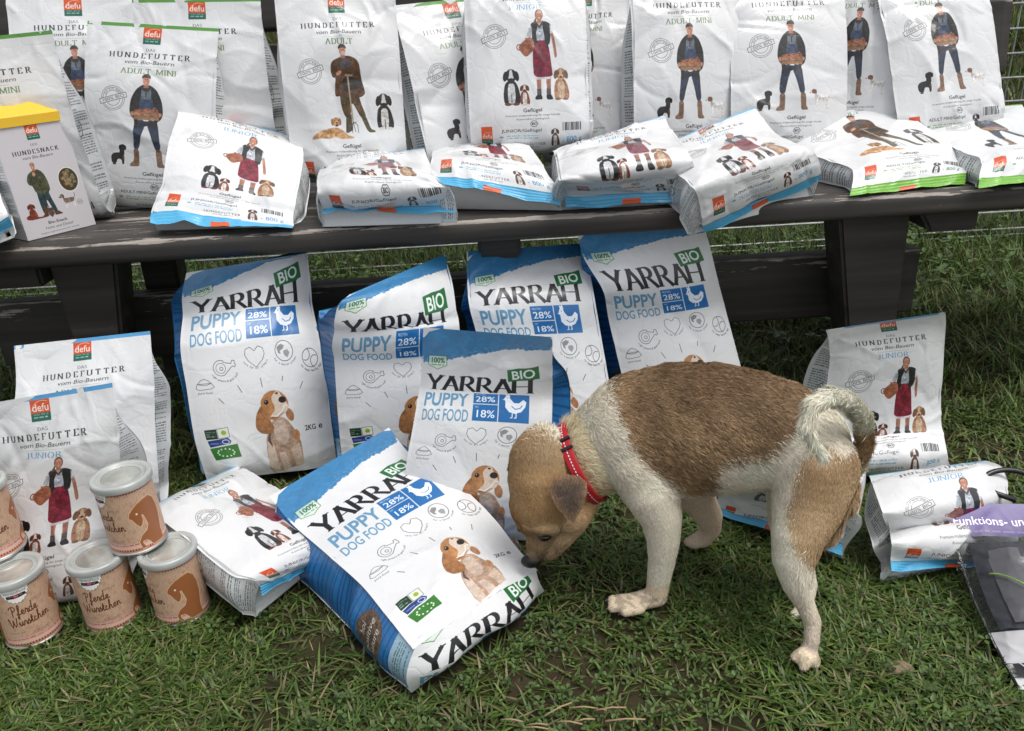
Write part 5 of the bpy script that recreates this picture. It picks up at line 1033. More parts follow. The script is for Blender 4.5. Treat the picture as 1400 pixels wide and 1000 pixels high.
def build_dog():
    root = thing('dog', 'small brown and white dog with a curled tail sniffing the lying puppy food bag', 'dog', (.25, .88, 0))
    bm = bmesh.new(); segs = []
    def ball(p, r, sc_=(1, 1, 1)):
        m = Matrix.Translation(p) @ Matrix.Diagonal((r * sc_[0], r * sc_[1], r * sc_[2], 1)); bmesh.ops.create_icosphere(bm, subdivisions=2 if r < .02 else 3, radius=1, matrix=m)
    LEN = {'torso': .0115, 'neck': .015, 'head': .0075, 'cheek': .008, 'chin': .005, 'brow': .005, 'legA': .0045, 'legB': .004, 'legC': .0055, 'legD': .004, 'thigh': .015, 'rump': .015, 'tail': .015}
    for nm, ch in DOG.items():
        if nm in ('nose', 'eye', 'eye2', 'ear', 'ear2', 'collar', 'collar_ends'): continue
        for i in range(len(ch) - 1):
            a, b = np.array(ch[i]), np.array(ch[i + 1]); d = np.linalg.norm(b[:3] - a[:3]); st = max(2, int(d / (min(a[3], b[3]) * .22)))
            for k in range(st + (i == len(ch) - 2)):
                q = a + (b - a) * k / st; r = q[3] - LEN.get(nm, .003) * .45
                ball(Vector(q[:3]), max(r, .004), (1, .88, 1) if nm == 'torso' else (1, 1, 1))
            dr = (b[:3] - a[:3]) / (d + 1e-9)
            if nm in ('neck', 'head'): dr = -dr
            segs.append((a, b, dr, nm))
    me = bpy.data.meshes.new('body'); bm.to_mesh(me); bm.free(); tmp = bpy.data.objects.new('tmp', me); COL.objects.link(tmp)
    md = tmp.modifiers.new('r', 'REMESH'); md.mode = 'VOXEL'; md.voxel_size = .0024
    sm = tmp.modifiers.new('s', 'SMOOTH'); sm.factor = .5; sm.iterations = 8
    dg = bpy.context.evaluated_depsgraph_get(); ev = tmp.evaluated_get(dg); m2 = bpy.data.meshes.new_from_object(ev)
    bpy.data.objects.remove(tmp)
    co = np.zeros(len(m2.vertices) * 3, np.float32); m2.vertices.foreach_get('co', co); co = co.reshape(-1, 3)
    nf = len(m2.polygons); lt = np.zeros(nf, np.int32); m2.polygons.foreach_get('loop_total', lt)
    m2.calc_loop_triangles(); tr = np.zeros(len(m2.loop_triangles) * 3, np.int32); m2.loop_triangles.foreach_get('vertices', tr); tr = tr.reshape(-1, 3)
    nor = np.zeros(len(m2.vertices) * 3, np.float32); m2.vertices.foreach_get('normal', nor); nor = nor.reshape(-1, 3)
    # fixed side elevation of the dog, used only to lay out its coat markings
    O = np.array([0, 0, .78]); fw = np.array([0, math.cos(rad(24)), -math.sin(rad(24))]); u0 = np.array([0, math.sin(rad(24)), math.cos(rad(24))]); r0 = np.array([1., 0, 0])
    cu = u0 * math.cos(rad(3.5)) + r0 * math.sin(rad(3.5)); cr_ = r0 * math.cos(rad(3.5)) - u0 * math.sin(rad(3.5))
    def side(p):
        d = p - O; z = d @ fw; return np.stack([700 + 1100 * (d @ cr_) / z, 500 - 1100 * (d @ cu) / z], -1)
    def inside(q, poly):
        poly = np.array(poly, float); c = np.zeros(len(q), bool); n = len(poly)
        for i in range(n):
            (x1, y1), (x2, y2) = poly[i], poly[(i + 1) % n]
            k = ((y1 > q[:, 1]) != (y2 > q[:, 1])) & (q[:, 0] < (x2 - x1) * (q[:, 1] - y1) / (y2 - y1 + 1e-12) + x1); c ^= k
        return c
    SADDLE = [(830, 520), (860, 480), (1000, 470), (1062, 490), (1112, 522), (1106, 560), (1082, 592), (1050, 618), (1036, 630), (996, 634), (980, 640), (968, 680), (950, 682), (929, 676), (900, 652), (868, 628), (850, 590), (836, 555)]
    THIGH = [(1106, 612), (1125, 606), (1150, 622), (1230, 600), (1230, 760), (1150, 790), (1122, 776), (1100, 765), (1083, 743), (1078, 715), (1084, 668), (1092, 640)]
    TAILB = [(1138, 600), (1165, 606), (1180, 598), (1230, 590), (1230, 640), (1130, 640), (1128, 615)]
    HEADP = [(600, 560), (700, 560), (738, 592), (768, 612), (800, 650), (818, 684), (826, 712), (800, 800), (600, 800)]
    rs = np.random.RandomState(12)
    def near_seg(p, ch_only=None):
        best = np.full(len(p), 9.0); idx = np.zeros(len(p), int)
        for k, (a, b, dr, nm) in enumerate(segs):
            ab = b[:3] - a[:3]; t = np.clip(((p - a[:3]) @ ab) / (ab @ ab), 0, 1); c = a[:3] + t[:, None] * ab; r = a[3] + (b[3] - a[3]) * t
            d = np.linalg.norm(p - c, axis=1) - r; m = d < best; best[m] = d[m]; idx[m] = k
        return idx
    segn = np.array([s[3] for s in segs])
    def vnoise(p, s, seed):
        r = np.random.RandomState(seed); k = r.randn(10, 3) * s; ph = r.rand(10) * 6.28; return np.sin(p @ k.T + ph).mean(1)
    def coat(p, jit=0.0):
        idx = near_seg(p); nm = segn[idx]; q = side(p) + np.stack([vnoise(p, 90, 1), vnoise(p, 90, 2)], 1) * 9 + (rs.randn(len(p), 2) * jit)
        n = len(p); c = np.tile(np.array([.86, .77, .62]), (n, 1)); c *= (1 + .10 * vnoise(p, 60, 3))[:, None]
        bodyish = np.isin(nm, ['torso', 'neck', 'thigh', 'rump', 'legC', 'tail', 'legD'])
        v = np.clip(.5 + 1.5 * vnoise(p, 45, 4), 0, 1)[:, None]
        sad = inside(q, SADDLE) & np.isin(nm, ['torso', 'neck', 'rump', 'thigh', 'legA'])
        sc_ = np.array([.26, .16, .085]) * (1 - v) + np.array([.50, .33, .18]) * v
        sc_ = sc_ * (1 + .38 * vnoise(p, 28, 6) + .22 * vnoise(p, 120, 7))[:, None]; dark = np.clip((.27 - .8 * np.abs(q[:, 0] - 1000) / 1000 + (p[:, 2] - .27) * 2.2), 0, .4)[:, None]; sc_ = sc_ * (1 - dark)
        c[sad] = sc_[sad]
        th = inside(q, THIGH) & bodyish & (nm != 'tail')
        tcol = np.array([.38, .25, .135]) * (1 - v) + np.array([.60, .43, .25]) * v; c[th] = tcol[th]
        tb = inside(q, TAILB) & (nm == 'tail'); c[tb] = (tcol * 1.05)[tb]
        hd = (np.isin(nm, ['head', 'cheek', 'chin', 'brow']) | (nm == 'neck')) & inside(q, HEADP)
        hcol = np.array([.50, .29, .125]) * (1 - v) + np.array([.60, .41, .22]) * v
        # scruff greyer, muzzle darker, lower face paler
        scr = np.exp(-((q[:, 0] - 735) / 50) ** 2 - ((q[:, 1] - 622) / 26) ** 2)[:, None]; hcol = hcol * (1 - scr * .6) + np.array([.24, .19, .13]) * scr * .6
        top = np.exp(-((q[:, 0] - 742) / 42) ** 2 - ((q[:, 1] - 588) / 12) ** 2)[:, None]; hcol = hcol * (1 - top * .55) + np.array([.58, .50, .38]) * top * .55
        low = np.exp(-((q[:, 0] - 775) / 40) ** 2 - ((q[:, 1] - 738) / 26) ** 2)[:, None]; hcol = hcol * (1 - low * .6) + np.array([.42, .31, .20]) * low * .6
        mz = smoothstep((q[:, 1] - 738) / 24)[:, None] * np.exp(-((q[:, 0] - 730) / 36) ** 2)[:, None]; hcol = hcol * (1 - mz * .85) + np.array([.075, .052, .045]) * mz * .85
        ml = np.min([np.hypot(q[:, 0] - x, q[:, 1] - y) for x, y in ((738, 773), (746, 772), (754, 769), (762, 763), (767, 755), (768, 748))], 0); ml = np.exp(-(ml / 4.5) ** 2)[:, None]; hcol = hcol * (1 - ml * .85) + np.array([.03, .02, .018]) * ml * .85
        bl = np.exp(-((q[:, 0] - 722) / 10) ** 2 - ((q[:, 1] - 742) / 22) ** 2)[:, None]; hcol = hcol * (1 - bl * .4) + np.array([.16, .10, .07]) * bl * .4
        brow = np.exp(-((q[:, 0] - 744) / 17) ** 2 - ((q[:, 1] - 734) / 6.5) ** 2)[:, None]; hcol = hcol * (1 - brow * .95) + np.array([.035, .024, .02]) * brow * .95
        c[hd] = hcol[hd]
        tl_ = (nm == 'tail') & ~tb; c[tl_] = np.array([.90, .82, .66]) * (1 + .12 * vnoise(p, 70, 13))[tl_, None]
        crm = (nm == 'neck') & ~hd; c[crm] = c[crm] * np.array([1.0, .93, .78])
        ft = np.isin(nm, ['legC']) & (p[:, 2] < .12); k = np.clip((.12 - p[:, 2]) / .10, 0, 1)[:, None] * .55; c = np.where(ft[:, None], c * (1 - k) + np.array([.40, .29, .22]) * k, c)
        fa = np.char.startswith(nm.astype(str), 'paw') | np.char.startswith(nm.astype(str), 'toe') | (nm == 'legA') & (p[:, 2] < .05); c[fa] = c[fa] * np.array([.93, .86, .78])
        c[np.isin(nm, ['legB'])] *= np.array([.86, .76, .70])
        mud = vnoise(p, 260, 8); dirt = fa & (mud > .12) & (p[:, 2] < .03); c[dirt] *= .6
        return np.clip(c, .01, .85), idx
    m2.materials.clear(); m2.materials.append(M_SKIN); m2.polygons.foreach_set('use_smooth', [True] * nf)
    body = bpy.data.objects.new('body', m2); COL.objects.link(body); body.parent = root; body.matrix_parent_inverse = Matrix.Translation(-Vector(root.location))
    cc, _ = coat(co); set_attr(body, 'tint', cc * .85)
    # fur: thin ribbons lying along the flow of the coat
    T0, T1, T2 = co[tr[:, 0]], co[tr[:, 1]], co[tr[:, 2]]; ar = np.linalg.norm(np.cross(T1 - T0, T2 - T0), axis=1) / 2; cen = (T0 + T1 + T2) / 3
    idx = near_seg(cen); nm = segn[idx]; dens = np.ones(len(ar))
    for k, w in (('head', 2.0), ('cheek', 1.8), ('chin', 1.8), ('brow', 1.8), ('tail', 1.6), ('legA', 1.4), ('legC', 1.4), ('neck', 1.3)): dens[nm == k] = w
    front_ = (cen @ np.array([0, -1.0, 0])); pr = ar * dens; pr /= pr.sum(); N = 330000
    f = rs.choice(len(ar), N, p=pr); u = rs.rand(N, 2); sw = u.sum(1) > 1; u[sw] = 1 - u[sw]
    P = T0[f] + u[:, :1] * (T1 - T0)[f] + u[:, 1:] * (T2 - T0)[f]
    nn = nor[tr[f, 0]] + nor[tr[f, 1]] + nor[tr[f, 2]]; nn /= np.linalg.norm(nn, axis=1)[:, None]
    col, idx = coat(P, 5.0); nm = segn[idx]; D = np.array([s[2] for s in segs])[idx]
    grav = np.array([0, 0, -1.0]); D = D + np.where(np.isin(nm, ['torso', 'rump', 'thigh']), .45, 0)[:, None] * grav + np.where(nm == 'neck', .25, 0)[:, None] * grav
    D = D + rs.randn(N, 3) * .30; D = D - nn * (D * nn).sum(1)[:, None]; D /= np.linalg.norm(D, axis=1)[:, None] + 1e-9
    ln = np.array([LEN.get(x, .0035) for x in segn])[idx] * rs.uniform(.6, 1.15, N)
    q = side(P); scruff = np.exp(-((q[:, 0] - 745) / 36) ** 2 - ((q[:, 1] - 592) / 24) ** 2); ln = ln * (1 + 1.1 * scruff)
    hock = (np.isin(nm, ['thigh', 'legC'])) & (q[:, 1] > 750) & (q[:, 1] < 800) & (q[:, 0] > 1092); ln[hock] *= 1.9
    lift = np.where(np.isin(nm, ['neck', 'tail', 'rump', 'thigh']), .28, .16) + .5 * scruff; lift = lift * rs.uniform(.4, 1.6, N)
    wdt = np.where(ln > .009, .00042, .00030) * rs.uniform(.8, 1.25, N)
    Wd = np.cross(D, nn); Wd = Wd + nn * rs.uniform(-.5, .5, N)[:, None]; Wd /= np.linalg.norm(Wd, axis=1)[:, None]
    e1 = P + D * (ln * .5)[:, None] + nn * (ln * .5 * lift)[:, None]; e2 = P + D * ln[:, None] + nn * (ln * lift * .75)[:, None] + grav * (ln * .12)[:, None]
    P0 = P - nn * .0006
    eyep = np.array(DOG['eye'][:3]); kill = (np.hypot(q[:, 0] - 745, (q[:, 1] - 735) * 1.3) < 8.5) | (np.hypot(q[:, 0] - 724, q[:, 1] - 768) < 11); P0[kill, 2] -= .02; e1[kill] = P0[kill]; e2[kill] = P0[kill]
    V = np.stack([P0 - Wd * wdt[:, None], P0 + Wd * wdt[:, None], e1 + Wd * (wdt * .8)[:, None], e1 - Wd * (wdt * .8)[:, None], e2], 1)
    base = (np.arange(N) * 5)[:, None]; F = np.concatenate([base + np.array([[0, 1, 2]]), base + np.array([[0, 2, 3]]), base + np.array([[3, 2, 4]])], 0)
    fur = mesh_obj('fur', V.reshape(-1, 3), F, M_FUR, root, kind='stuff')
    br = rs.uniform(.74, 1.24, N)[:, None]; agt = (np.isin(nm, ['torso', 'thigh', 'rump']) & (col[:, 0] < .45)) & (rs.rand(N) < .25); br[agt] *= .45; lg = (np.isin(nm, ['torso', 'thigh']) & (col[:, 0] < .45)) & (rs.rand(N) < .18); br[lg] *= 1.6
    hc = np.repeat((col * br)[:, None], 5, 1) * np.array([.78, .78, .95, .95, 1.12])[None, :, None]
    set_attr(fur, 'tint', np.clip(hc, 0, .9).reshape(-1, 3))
    # claws
    mcl = Mat('claw', (.10, .075, .06), .4); n = mcl.noise(200, 2); mcl.bump(n.outputs['Fac'], .2, .0005)
    for k in ('toeA1', 'toeA2', 'toeA3', 'toeC1', 'toeC2', 'toeC3'):
        a, b = np.array(DOG[k][0]), np.array(DOG[k][1]); d = (b - a)[:3]; d /= np.linalg.norm(d); p0 = b[:3] + d * b[3] * .55
        VV, FF = tube_geo([p0, p0 + d * .004 - np.array([0, 0, .0012]), p0 + d * .0066 - np.array([0, 0, .0035])], [.0019, .0014, .0003], 6); mesh_obj('claw', VV, FF, mcl.m, root)
    # nose, eyes, ears
    mk = Mat('wet_nose', (.008, .007, .007), .42, .4); n = mk.noise(400, 2); mk.bump(n.outputs['Fac'], .4, .0006)
    me_ = Mat('eye_dark', (.006, .004, .003), .07, .5)
    def blob(name, p, r, sc_, mat, rot=None):
        b = bmesh.new(); M = Matrix.Translation(Vector(p)) @ (rot or Matrix()) @ Matrix.Diagonal((r * sc_[0], r * sc_[1], r * sc_[2], 1)); bmesh.ops.create_icosphere(b, subdivisions=3, radius=1, matrix=M)
        b.verts.index_update(); VV = [v.co[:] for v in b.verts]; FF = [[v.index for v in f_.verts] for f_ in b.faces]; b.free(); return mesh_obj(name, VV, FF, mat, root)
    n_ = DOG['nose']; blob('nose', (n_[0] + .003, n_[1] - .004, n_[2] - .001), .0125, (1.15, .8, .78), mk)
    for k in ('eye', 'eye2'):
        e = Vector(DOG[k][:3]); # seat the eye on the head surface
        c = Vector((.035, .93, .135)); d = (e - c).normalized(); h = bvh_of(body).ray_cast(c + d * .2, -d)[0]; blob('eye', (h or e) - d * .0038, .0085, (1.2, 1, .72), me_)
    def ear(P, th, name='ear'):
        P = np.array(P); c = P.mean(0); nn_ = np.linalg.svd(P - c)[2][2]; nn_ = nn_ if nn_[1] < 0 else -nn_
        ring = [P]; V = list(P) + list(c + (P - c) * .6 + nn_ * .0045) + [c + nn_ * .006]; n = len(P); back = [p - nn_ * th for p in P]; V += back + [c - nn_ * th * .5]
        F = [[i, (i + 1) % n, n + (i + 1) % n, n + i] for i in range(n)] + [[n + i, n + (i + 1) % n, 2 * n] for i in range(n)]
        o_ = 2 * n + 1; F += [[i, o_ + i, o_ + (i + 1) % n, (i + 1) % n] for i in range(n)] + [[o_ + i, o_ + n, o_ + (i + 1) % n] for i in range(n)]
        o = mesh_obj(name, V, F, M_FUR, root); md = o.modifiers.new('sub', 'SUBSURF'); md.levels = 2; md.render_levels = 2
        set_attr(o, 'tint', np.tile([.075, .052, .040], (len(V), 1)))
        # short hair of the ear, one mesh under the ear
        m = 5200; r = np.random.RandomState(3); k = r.randint(0, n, m); a, b = r.rand(m), r.rand(m); s_ = a + b > 1; a[s_], b[s_] = 1 - a[s_], 1 - b[s_]
        Q = c + (P[k] - c) * a[:, None] + (P[(k + 1) % n] - c) * b[:, None] + nn_ * (.005 * (1 - (a + b) ** 2) + .0004)[:, None]
        tip = P[np.argmin(P[:, 2])] - P[np.argmax(P[:, 2])]; tip /= np.linalg.norm(tip); dd = tip + r.randn(m, 3) * .3; dd /= np.linalg.norm(dd, axis=1)[:, None]; w_ = np.cross(dd, nn_) * .00035
        L_ = r.uniform(.003, .006, m)[:, None]; V = np.stack([Q - w_, Q + w_, Q + dd * L_ + nn_ * .0008], 1).reshape(-1, 3)
        e = mesh_obj('ear_hair', V, np.arange(m * 3).reshape(-1, 3), M_FUR, o, loc=(0, 0, 0)); e.matrix_parent_inverse = Matrix.Translation(-Vector(root.location)); e['kind'] = 'stuff'
        edge = (a + b)[:, None] ** 3; cc_ = np.array([.09, .065, .05]) * (1 - edge) + np.array([.26, .16, .09]) * edge; set_attr(e, 'tint', np.repeat(cc_ * r.uniform(.6, 1.5, (m, 1)), 3, 0))
        return o
    ear([tuple(np.array(p) + np.array([0, -.004, 0])) for p in DOG['ear']], .004); ear(DOG['ear2'], .004)
    return root, body
def bvh_of(o):
    me = o.data; co = np.zeros(len(me.vertices) * 3, np.float32); me.vertices.foreach_get('co', co); M = np.array(o.matrix_world if o.parent is None else Matrix.Identity(4))
    co = co.reshape(-1, 3); return BVHTree.FromPolygons([tuple(map(float, c)) for c in co], [tuple(p.vertices) for p in me.polygons])
dog, dog_body = build_dog()
def collar():
    root = thing('dog_collar', 'red webbing collar with dashed white stitching around the dog\'s neck', 'collar', (.087, .952, .2))
    A, B = np.array(DOG['collar_ends'][0]), np.array(DOG['collar_ends'][1]); tree = bvh_of(dog_body)
    C = (A + B) / 2; ax1 = (B - A) / np.linalg.norm(B - A); axis = np.array(DOG['neck'][0][:3]) - np.array(DOG['neck'][-1][:3]); axis -= ax1 * (axis @ ax1); axis /= np.linalg.norm(axis)
    axis = axis + np.array([0, -.30, .12]); axis -= ax1 * (axis @ ax1); axis /= np.linalg.norm(axis); ax2 = np.cross(axis, ax1)
    n = 96; ring = []
    for i in range(n):
        a = 2 * math.pi * i / n; d = ax1 * math.cos(a) + ax2 * math.sin(a); h = tree.ray_cast(Vector(C + d * .16), Vector(-d)); rr = (Vector(C) - h[0]).length if h[0] else .055; ring.append(min(rr, .07))
    ring = np.array(ring); 
    for _ in range(8): ring = (np.roll(ring, 1) + ring * 2 + np.roll(ring, -1)) / 4
    ring += .0075
    def pt(a, off, w): 
        i = a / (2 * math.pi) * n; r = np.interp(i % n, range(n + 1), list(ring) + [ring[0]]) + off
        return C + (ax1 * math.cos(a) + ax2 * math.sin(a)) * r + axis * w
    prof = [(-.0005, -.0075), (.0012, -.0078), (.0016, -.006), (.0016, .006), (.0012, .0078), (-.0005, .0075)]
    V = [pt(2 * math.pi * i / n, o, w) for i in range(n) for o, w in prof]; k = len(prof)
    F = [[i * k + j, i * k + (j + 1) % k, ((i + 1) % n) * k + (j + 1) % k, ((i + 1) % n) * k + j] for i in range(n) for j in range(k)]
    mr = Mat('red_webbing', (.42, .012, .020), .6, .4); nz = mr.noise(500, 2); mr.bump(nz.outputs['Fac'], .5, .0006); mesh_obj('band', V, F, mr.m, root)
    mw = Mat('white_stitch', (.8, .78, .75), .6); V, F = [], []
    for i in range(64):
        a0 = 2 * math.pi * i / 64; a1 = a0 + .055
        for w0 in (0,):
            P = [pt(a0, .0022, w0 - .0007), pt(a1, .0022, w0 - .0007), pt(a1, .0022, w0 + .0007), pt(a0, .0022, w0 + .0007)]; m = len(V); V += P; F.append([m, m + 1, m + 2, m + 3])
    mesh_obj('stitching', V, F, mw.m, root, smooth=False)
    mb = Mat('black_slider', (.015, .015, .016), .35)
    # slider near the upper end of the band
    for a in (math.pi - .42, math.pi - .70):
        best = a if np.array(pt(a, 0, 0))[1] < C[1] + .03 else -a
        V = []; 
        for aa in (best - .035, best + .035):
            V += [pt(aa, .0012, -.0098), pt(aa, .0048, -.0098), pt(aa, .0048, .0098), pt(aa, .0012, .0098)]
        mesh_obj('slider', V, [[0, 1, 2, 3], [7, 6, 5, 4], [0, 4, 5, 1], [1, 5, 6, 2], [2, 6, 7, 3], [3, 7, 4, 0]], mb.m, root, smooth=False)
collar()

# ---------------------------------------------------------------- lawn
bpy.context.view_layer.update()
def scene_tree():
    V, F = [], []
    for o in sc.objects:
        if o.type != 'MESH' or o.name.startswith(('ground', 'fur', 'ear_hair', 'vertical_wire', 'horizontal_wire', 'back_plank', 'clear')): continue
        M = np.array(o.matrix_world); me = o.data; co = np.zeros(len(me.vertices) * 3, np.float32); me.vertices.foreach_get('co', co); co = co.reshape(-1, 3) @ M[:3, :3].T + M[:3, 3]
        if co[:, 2].min() > .2: continue
        n = len(V); V += co.tolist(); F += [tuple(i + n for i in p.vertices) for p in me.polygons]
    return BVHTree.FromPolygons(V, F)
TREE = scene_tree()
def field(x, y, s, seed):
    r = np.random.RandomState(seed); k = r.randn(14, 2) * s; p = r.rand(14) * 6.28; return np.sin(np.stack([x, y], -1) @ k.T + p).mean(-1) * 2.2
def blades(name, n, xr, yr, hmin, hmax, w, lean, seed, tint, taller=None, dens=None, cull=True):
    r = np.random.RandomState(seed); x = r.uniform(*xr, n); y = r.uniform(*yr, n)
    # tufts
    tx, ty = r.uniform(*xr, n // 14), r.uniform(*yr, n // 14); k = r.randint(0, len(tx), n); tf = r.rand(n) < .62
    x = np.where(tf, tx[k] + r.randn(n) * .011, x); y = np.where(tf, ty[k] + r.randn(n) * .011, y)
    if dens is not None: kp = r.rand(n) < dens(x, y); x, y = x[kp], y[kp]; tf = tf[kp]; k = k[kp]
    n = len(x); z = ground_z(x, y)
    h = r.uniform(hmin, hmax, n) * (1 + .35 * field(x, y, 9, seed + 3))
    if taller is not None: h = h * taller(x, y)
    if cull:
        keep = np.ones(n, bool)
        for i in range(n):
            hit = TREE.ray_cast(Vector((x[i], y[i], z[i] - .004)), Vector((0, 0, 1)), .42)
            if hit[0] is not None:
                dz = hit[3]
                if dz < .035: keep[i] = False
                else: h[i] = min(h[i], dz * .8)
        x, y, z, h, tf, k = x[keep], y[keep], z[keep], h[keep], tf[keep], k[keep]; n = len(x)
    th = r.uniform(0, 2 * math.pi, n); tl = r.uniform(0, 2 * math.pi, 99999)[k % 99999]; th = np.where(tf & (r.rand(n) < .5), tl + r.randn(n) * .5, th)
    D = np.stack([np.cos(th), np.sin(th), 0 * th], 1); W = np.stack([-np.sin(th), np.cos(th), 0 * th], 1); le = np.abs(r.normal(lean, .35, n)); cv = r.uniform(.1, .9, n)
    ww = w * r.uniform(.6, 1.3, n); L = []
    B = np.stack([x, y, z - .004], 1); up = np.array([0, 0, 1.0]); hh = h
    for t, wf in ((0, .8), (.35, 1.0), (.7, .75), (1.0, 0)):
        c = B + D * (hh * le * (t * .6 + t * t * cv))[:, None] + up * (hh * (t - .25 * cv * t * t * np.minimum(le, 1.6)))[:, None] * (1 / np.sqrt(1 + .5 * le ** 2))[:, None]
        c[:, 2] += .004 * (t > 0) 
        if wf: L += [c - W * (ww * wf / 2)[:, None], c + W * (ww * wf / 2)[:, None]]
        else: L += [c]
    V = np.stack(L, 1); b = (np.arange(n) * 7)[:, None]
    F = np.concatenate([b + np.array([[0, 1, 3]]), b + np.array([[0, 3, 2]]), b + np.array([[2, 3, 5]]), b + np.array([[2, 5, 4]]), b + np.array([[4, 5, 6]])], 0)
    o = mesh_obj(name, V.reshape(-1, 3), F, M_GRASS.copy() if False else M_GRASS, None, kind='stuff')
    o['label'], o['category'] = tint[0], 'grass'
    g = r.rand(n)[:, None]; pal = np.array(tint[1]); q = r.randint(0, len(pal), n); c = pal[q] * (.7 + .6 * g); f = np.clip(.5 + .5 * field(x, y, 5, seed + 8), 0, 1)[:, None]; c = c * (.75 + .5 * f)
    dry = r.rand(n) < .07; c[dry] = np.array([.23, .19, .10]) * (.6 + .6 * g[dry])
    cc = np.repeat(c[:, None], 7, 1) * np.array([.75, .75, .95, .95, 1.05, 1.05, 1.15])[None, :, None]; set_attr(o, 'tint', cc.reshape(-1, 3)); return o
bare = lambda x, y: np.clip(1.1 - 1.5 * np.clip(field(x, y, 6.5, 40) - .05, 0, 1) - 1.2 * np.clip(field(x, y, 18, 41) - .15, 0, 1), .22, 1)
GR = [(.055, .104, .017), (.088, .150, .027), (.040, .077, .014), (.135, .195, .046), (.072, .112, .022), (.12, .135, .042)]
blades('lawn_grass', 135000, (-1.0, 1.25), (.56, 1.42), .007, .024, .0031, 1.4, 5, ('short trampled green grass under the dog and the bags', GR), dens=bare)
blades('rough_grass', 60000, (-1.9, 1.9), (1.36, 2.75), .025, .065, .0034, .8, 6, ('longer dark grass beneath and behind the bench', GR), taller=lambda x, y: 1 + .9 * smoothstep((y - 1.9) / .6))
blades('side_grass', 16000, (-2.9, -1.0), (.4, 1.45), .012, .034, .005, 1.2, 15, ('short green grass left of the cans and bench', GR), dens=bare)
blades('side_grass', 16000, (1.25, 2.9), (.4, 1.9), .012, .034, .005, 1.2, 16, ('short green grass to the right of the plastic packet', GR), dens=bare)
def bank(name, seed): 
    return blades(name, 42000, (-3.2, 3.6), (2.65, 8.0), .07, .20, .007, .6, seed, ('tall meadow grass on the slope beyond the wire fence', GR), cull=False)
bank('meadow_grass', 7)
# small broad leaves: clover and weeds
def leaves(name, n, xr, yr, size, seed, label, zr=(.004, .02)):
    r = np.random.RandomState(seed); x = r.uniform(*xr, n); y = r.uniform(*yr, n); f = field(x, y, 7, seed) > -.15; x, y = x[f], y[f]; keep = []
    for i in range(len(x)):
        h = TREE.ray_cast(Vector((x[i], y[i], -.01)), Vector((0, 0, 1)), .3); keep.append(h[0] is None or h[3] > .05)
    x, y = x[keep], y[keep]; n = len(x); x = np.repeat(x, 3); y = np.repeat(y, 3); a0 = np.repeat(r.uniform(0, 6.28, n), 3) + np.tile([0, 2.1, 4.2], n) + r.randn(3 * n) * .15
    s = np.repeat(r.uniform(.6, 1.3, n) * size, 3); z = ground_z(x, y) + np.repeat(r.uniform(*zr, n), 3); m = 3 * n; V = []
    tl = r.uniform(-.3, .5, m)
    for (u, w) in ((.1, 0), (.5, -.36), (1.0, -.26), (1.12, 0), (1.0, .26), (.5, .36)):
        px = x + s * (u * np.cos(a0) - w * np.sin(a0)); py = y + s * (u * np.sin(a0) + w * np.cos(a0)); V.append(np.stack([px, py, z + s * (u * tl + abs(w) * .35)], 1))
    V = np.stack(V, 1); b = (np.arange(m) * 6)[:, None]; F = np.concatenate([b + np.array([[0, 1, 2, 3]]), b + np.array([[0, 3, 4, 5]])], 0)
    o = mesh_obj(name, V.reshape(-1, 3), F, M_GRASS, None, kind='stuff'); o['label'] = label; o['category'] = 'leaves'
    c = np.array([.07, .12, .032]) * r.uniform(.6, 1.5, (m, 1)); set_attr(o, 'tint', np.repeat(c, 6, 0))
leaves('clover_leaves', 6500, (-1.0, 1.2), (.58, 1.45), .0065, 21, 'tiny clover leaves scattered in the short lawn')
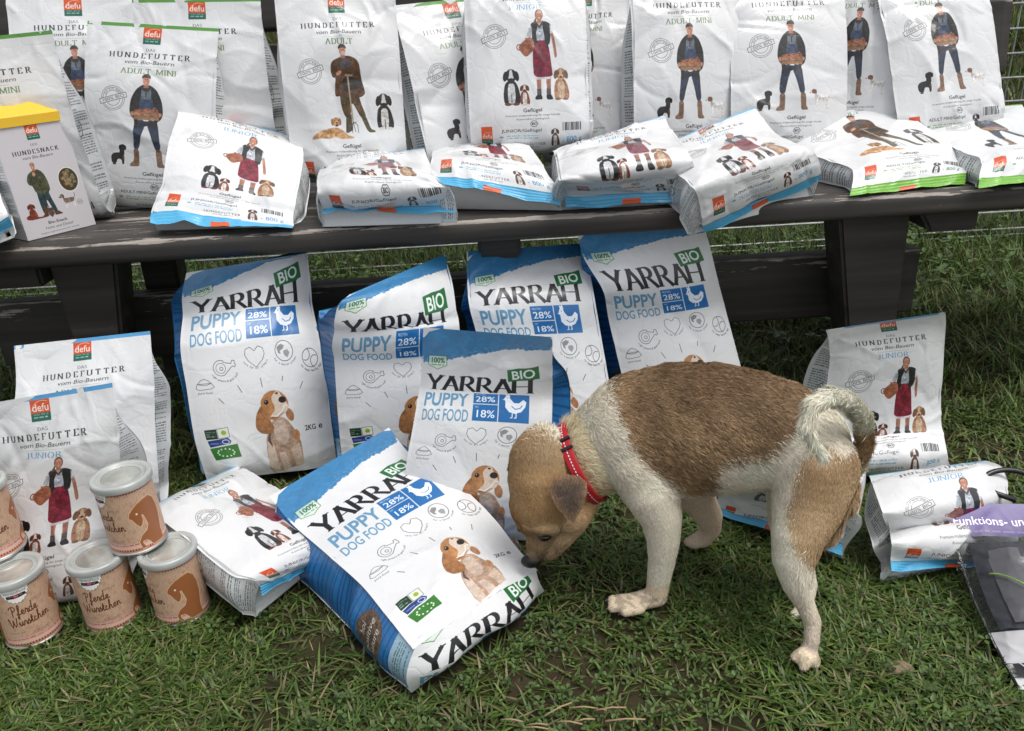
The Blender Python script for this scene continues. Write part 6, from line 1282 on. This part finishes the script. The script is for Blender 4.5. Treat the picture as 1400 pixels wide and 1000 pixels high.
leaves('weed_leaves', 2400, (-1.9, 1.9), (1.5, 2.8), .017, 22, 'broad weed leaves growing along the foot of the fence', (.02, .12))
# stone, straw
def stone():
    bm = bmesh.new(); bmesh.ops.create_icosphere(bm, subdivisions=3, radius=.012); r = np.random.RandomState(2)
    for v in bm.verts: v.co = Vector((v.co.x * 1.25, v.co.y * .8, v.co.z * .55)) * (1 + .12 * math.sin(v.co.x * 300 + v.co.y * 200))
    bm.verts.index_update(); V = [(v.co + Vector((.4566, .7449, .008)))[:] for v in bm.verts]; F = [[v.index for v in f.verts] for f in bm.faces]; bm.free()
    M = Mat('tan_stone', (.18, .13, .07), .8); n = M.noise(200, 4); M.l(M.ramp(n.outputs['Fac'], [(.3, (.09, .065, .035)), (.7, (.26, .2, .12))]).outputs['Color'], M.b.inputs['Base Color']); M.bump(n.outputs['Fac'], .5, .002)
    o = mesh_obj('pebble', V, F, M.m, None, loc=(.4566, .7449, .0)); o['label'] = 'tan pebble in the grass right of the dog\'s hind paw'; o['category'] = 'pebble'
stone()
M_STRAW = Mat('dry_straw', (.34, .25, .13), .7); _n = M_STRAW.noise(300, 3); M_STRAW.bump(_n.outputs['Fac'], .4, .001)
def straw():
    r = np.random.RandomState(9); L = []
    for i in range(150):
        x, y = r.uniform(-.7, 1.1), r.uniform(.6, 1.5)
        if i < 12: x, y = .03 + r.randn() * .035, .70 + r.randn() * .010
        a = r.uniform(0, 6.28) if i >= 12 else r.normal(0, .25); l = r.uniform(.008, .035) * (1.4 if i < 12 else 1); z = float(ground_z(x, y)) + r.uniform(.008, .02)
        h = TREE.ray_cast(Vector((x, y, -.01)), Vector((0, 0, 1)), .4)
        if h[0] is not None: continue
        L.append(tube_geo([(x, y, z), (x + l * math.cos(a) * .5, y + l * math.sin(a) * .5, z + .003), (x + l * math.cos(a), y + l * math.sin(a), z + .001)], .0007 if i > 11 else .0012, 4))
    V, F = join_geo(L); o = mesh_obj('dry_straw', V, F, M_STRAW.m, None, kind='stuff'); o['label'] = 'loose bits of dry straw and twig in the lawn'; o['category'] = 'straw'
straw()
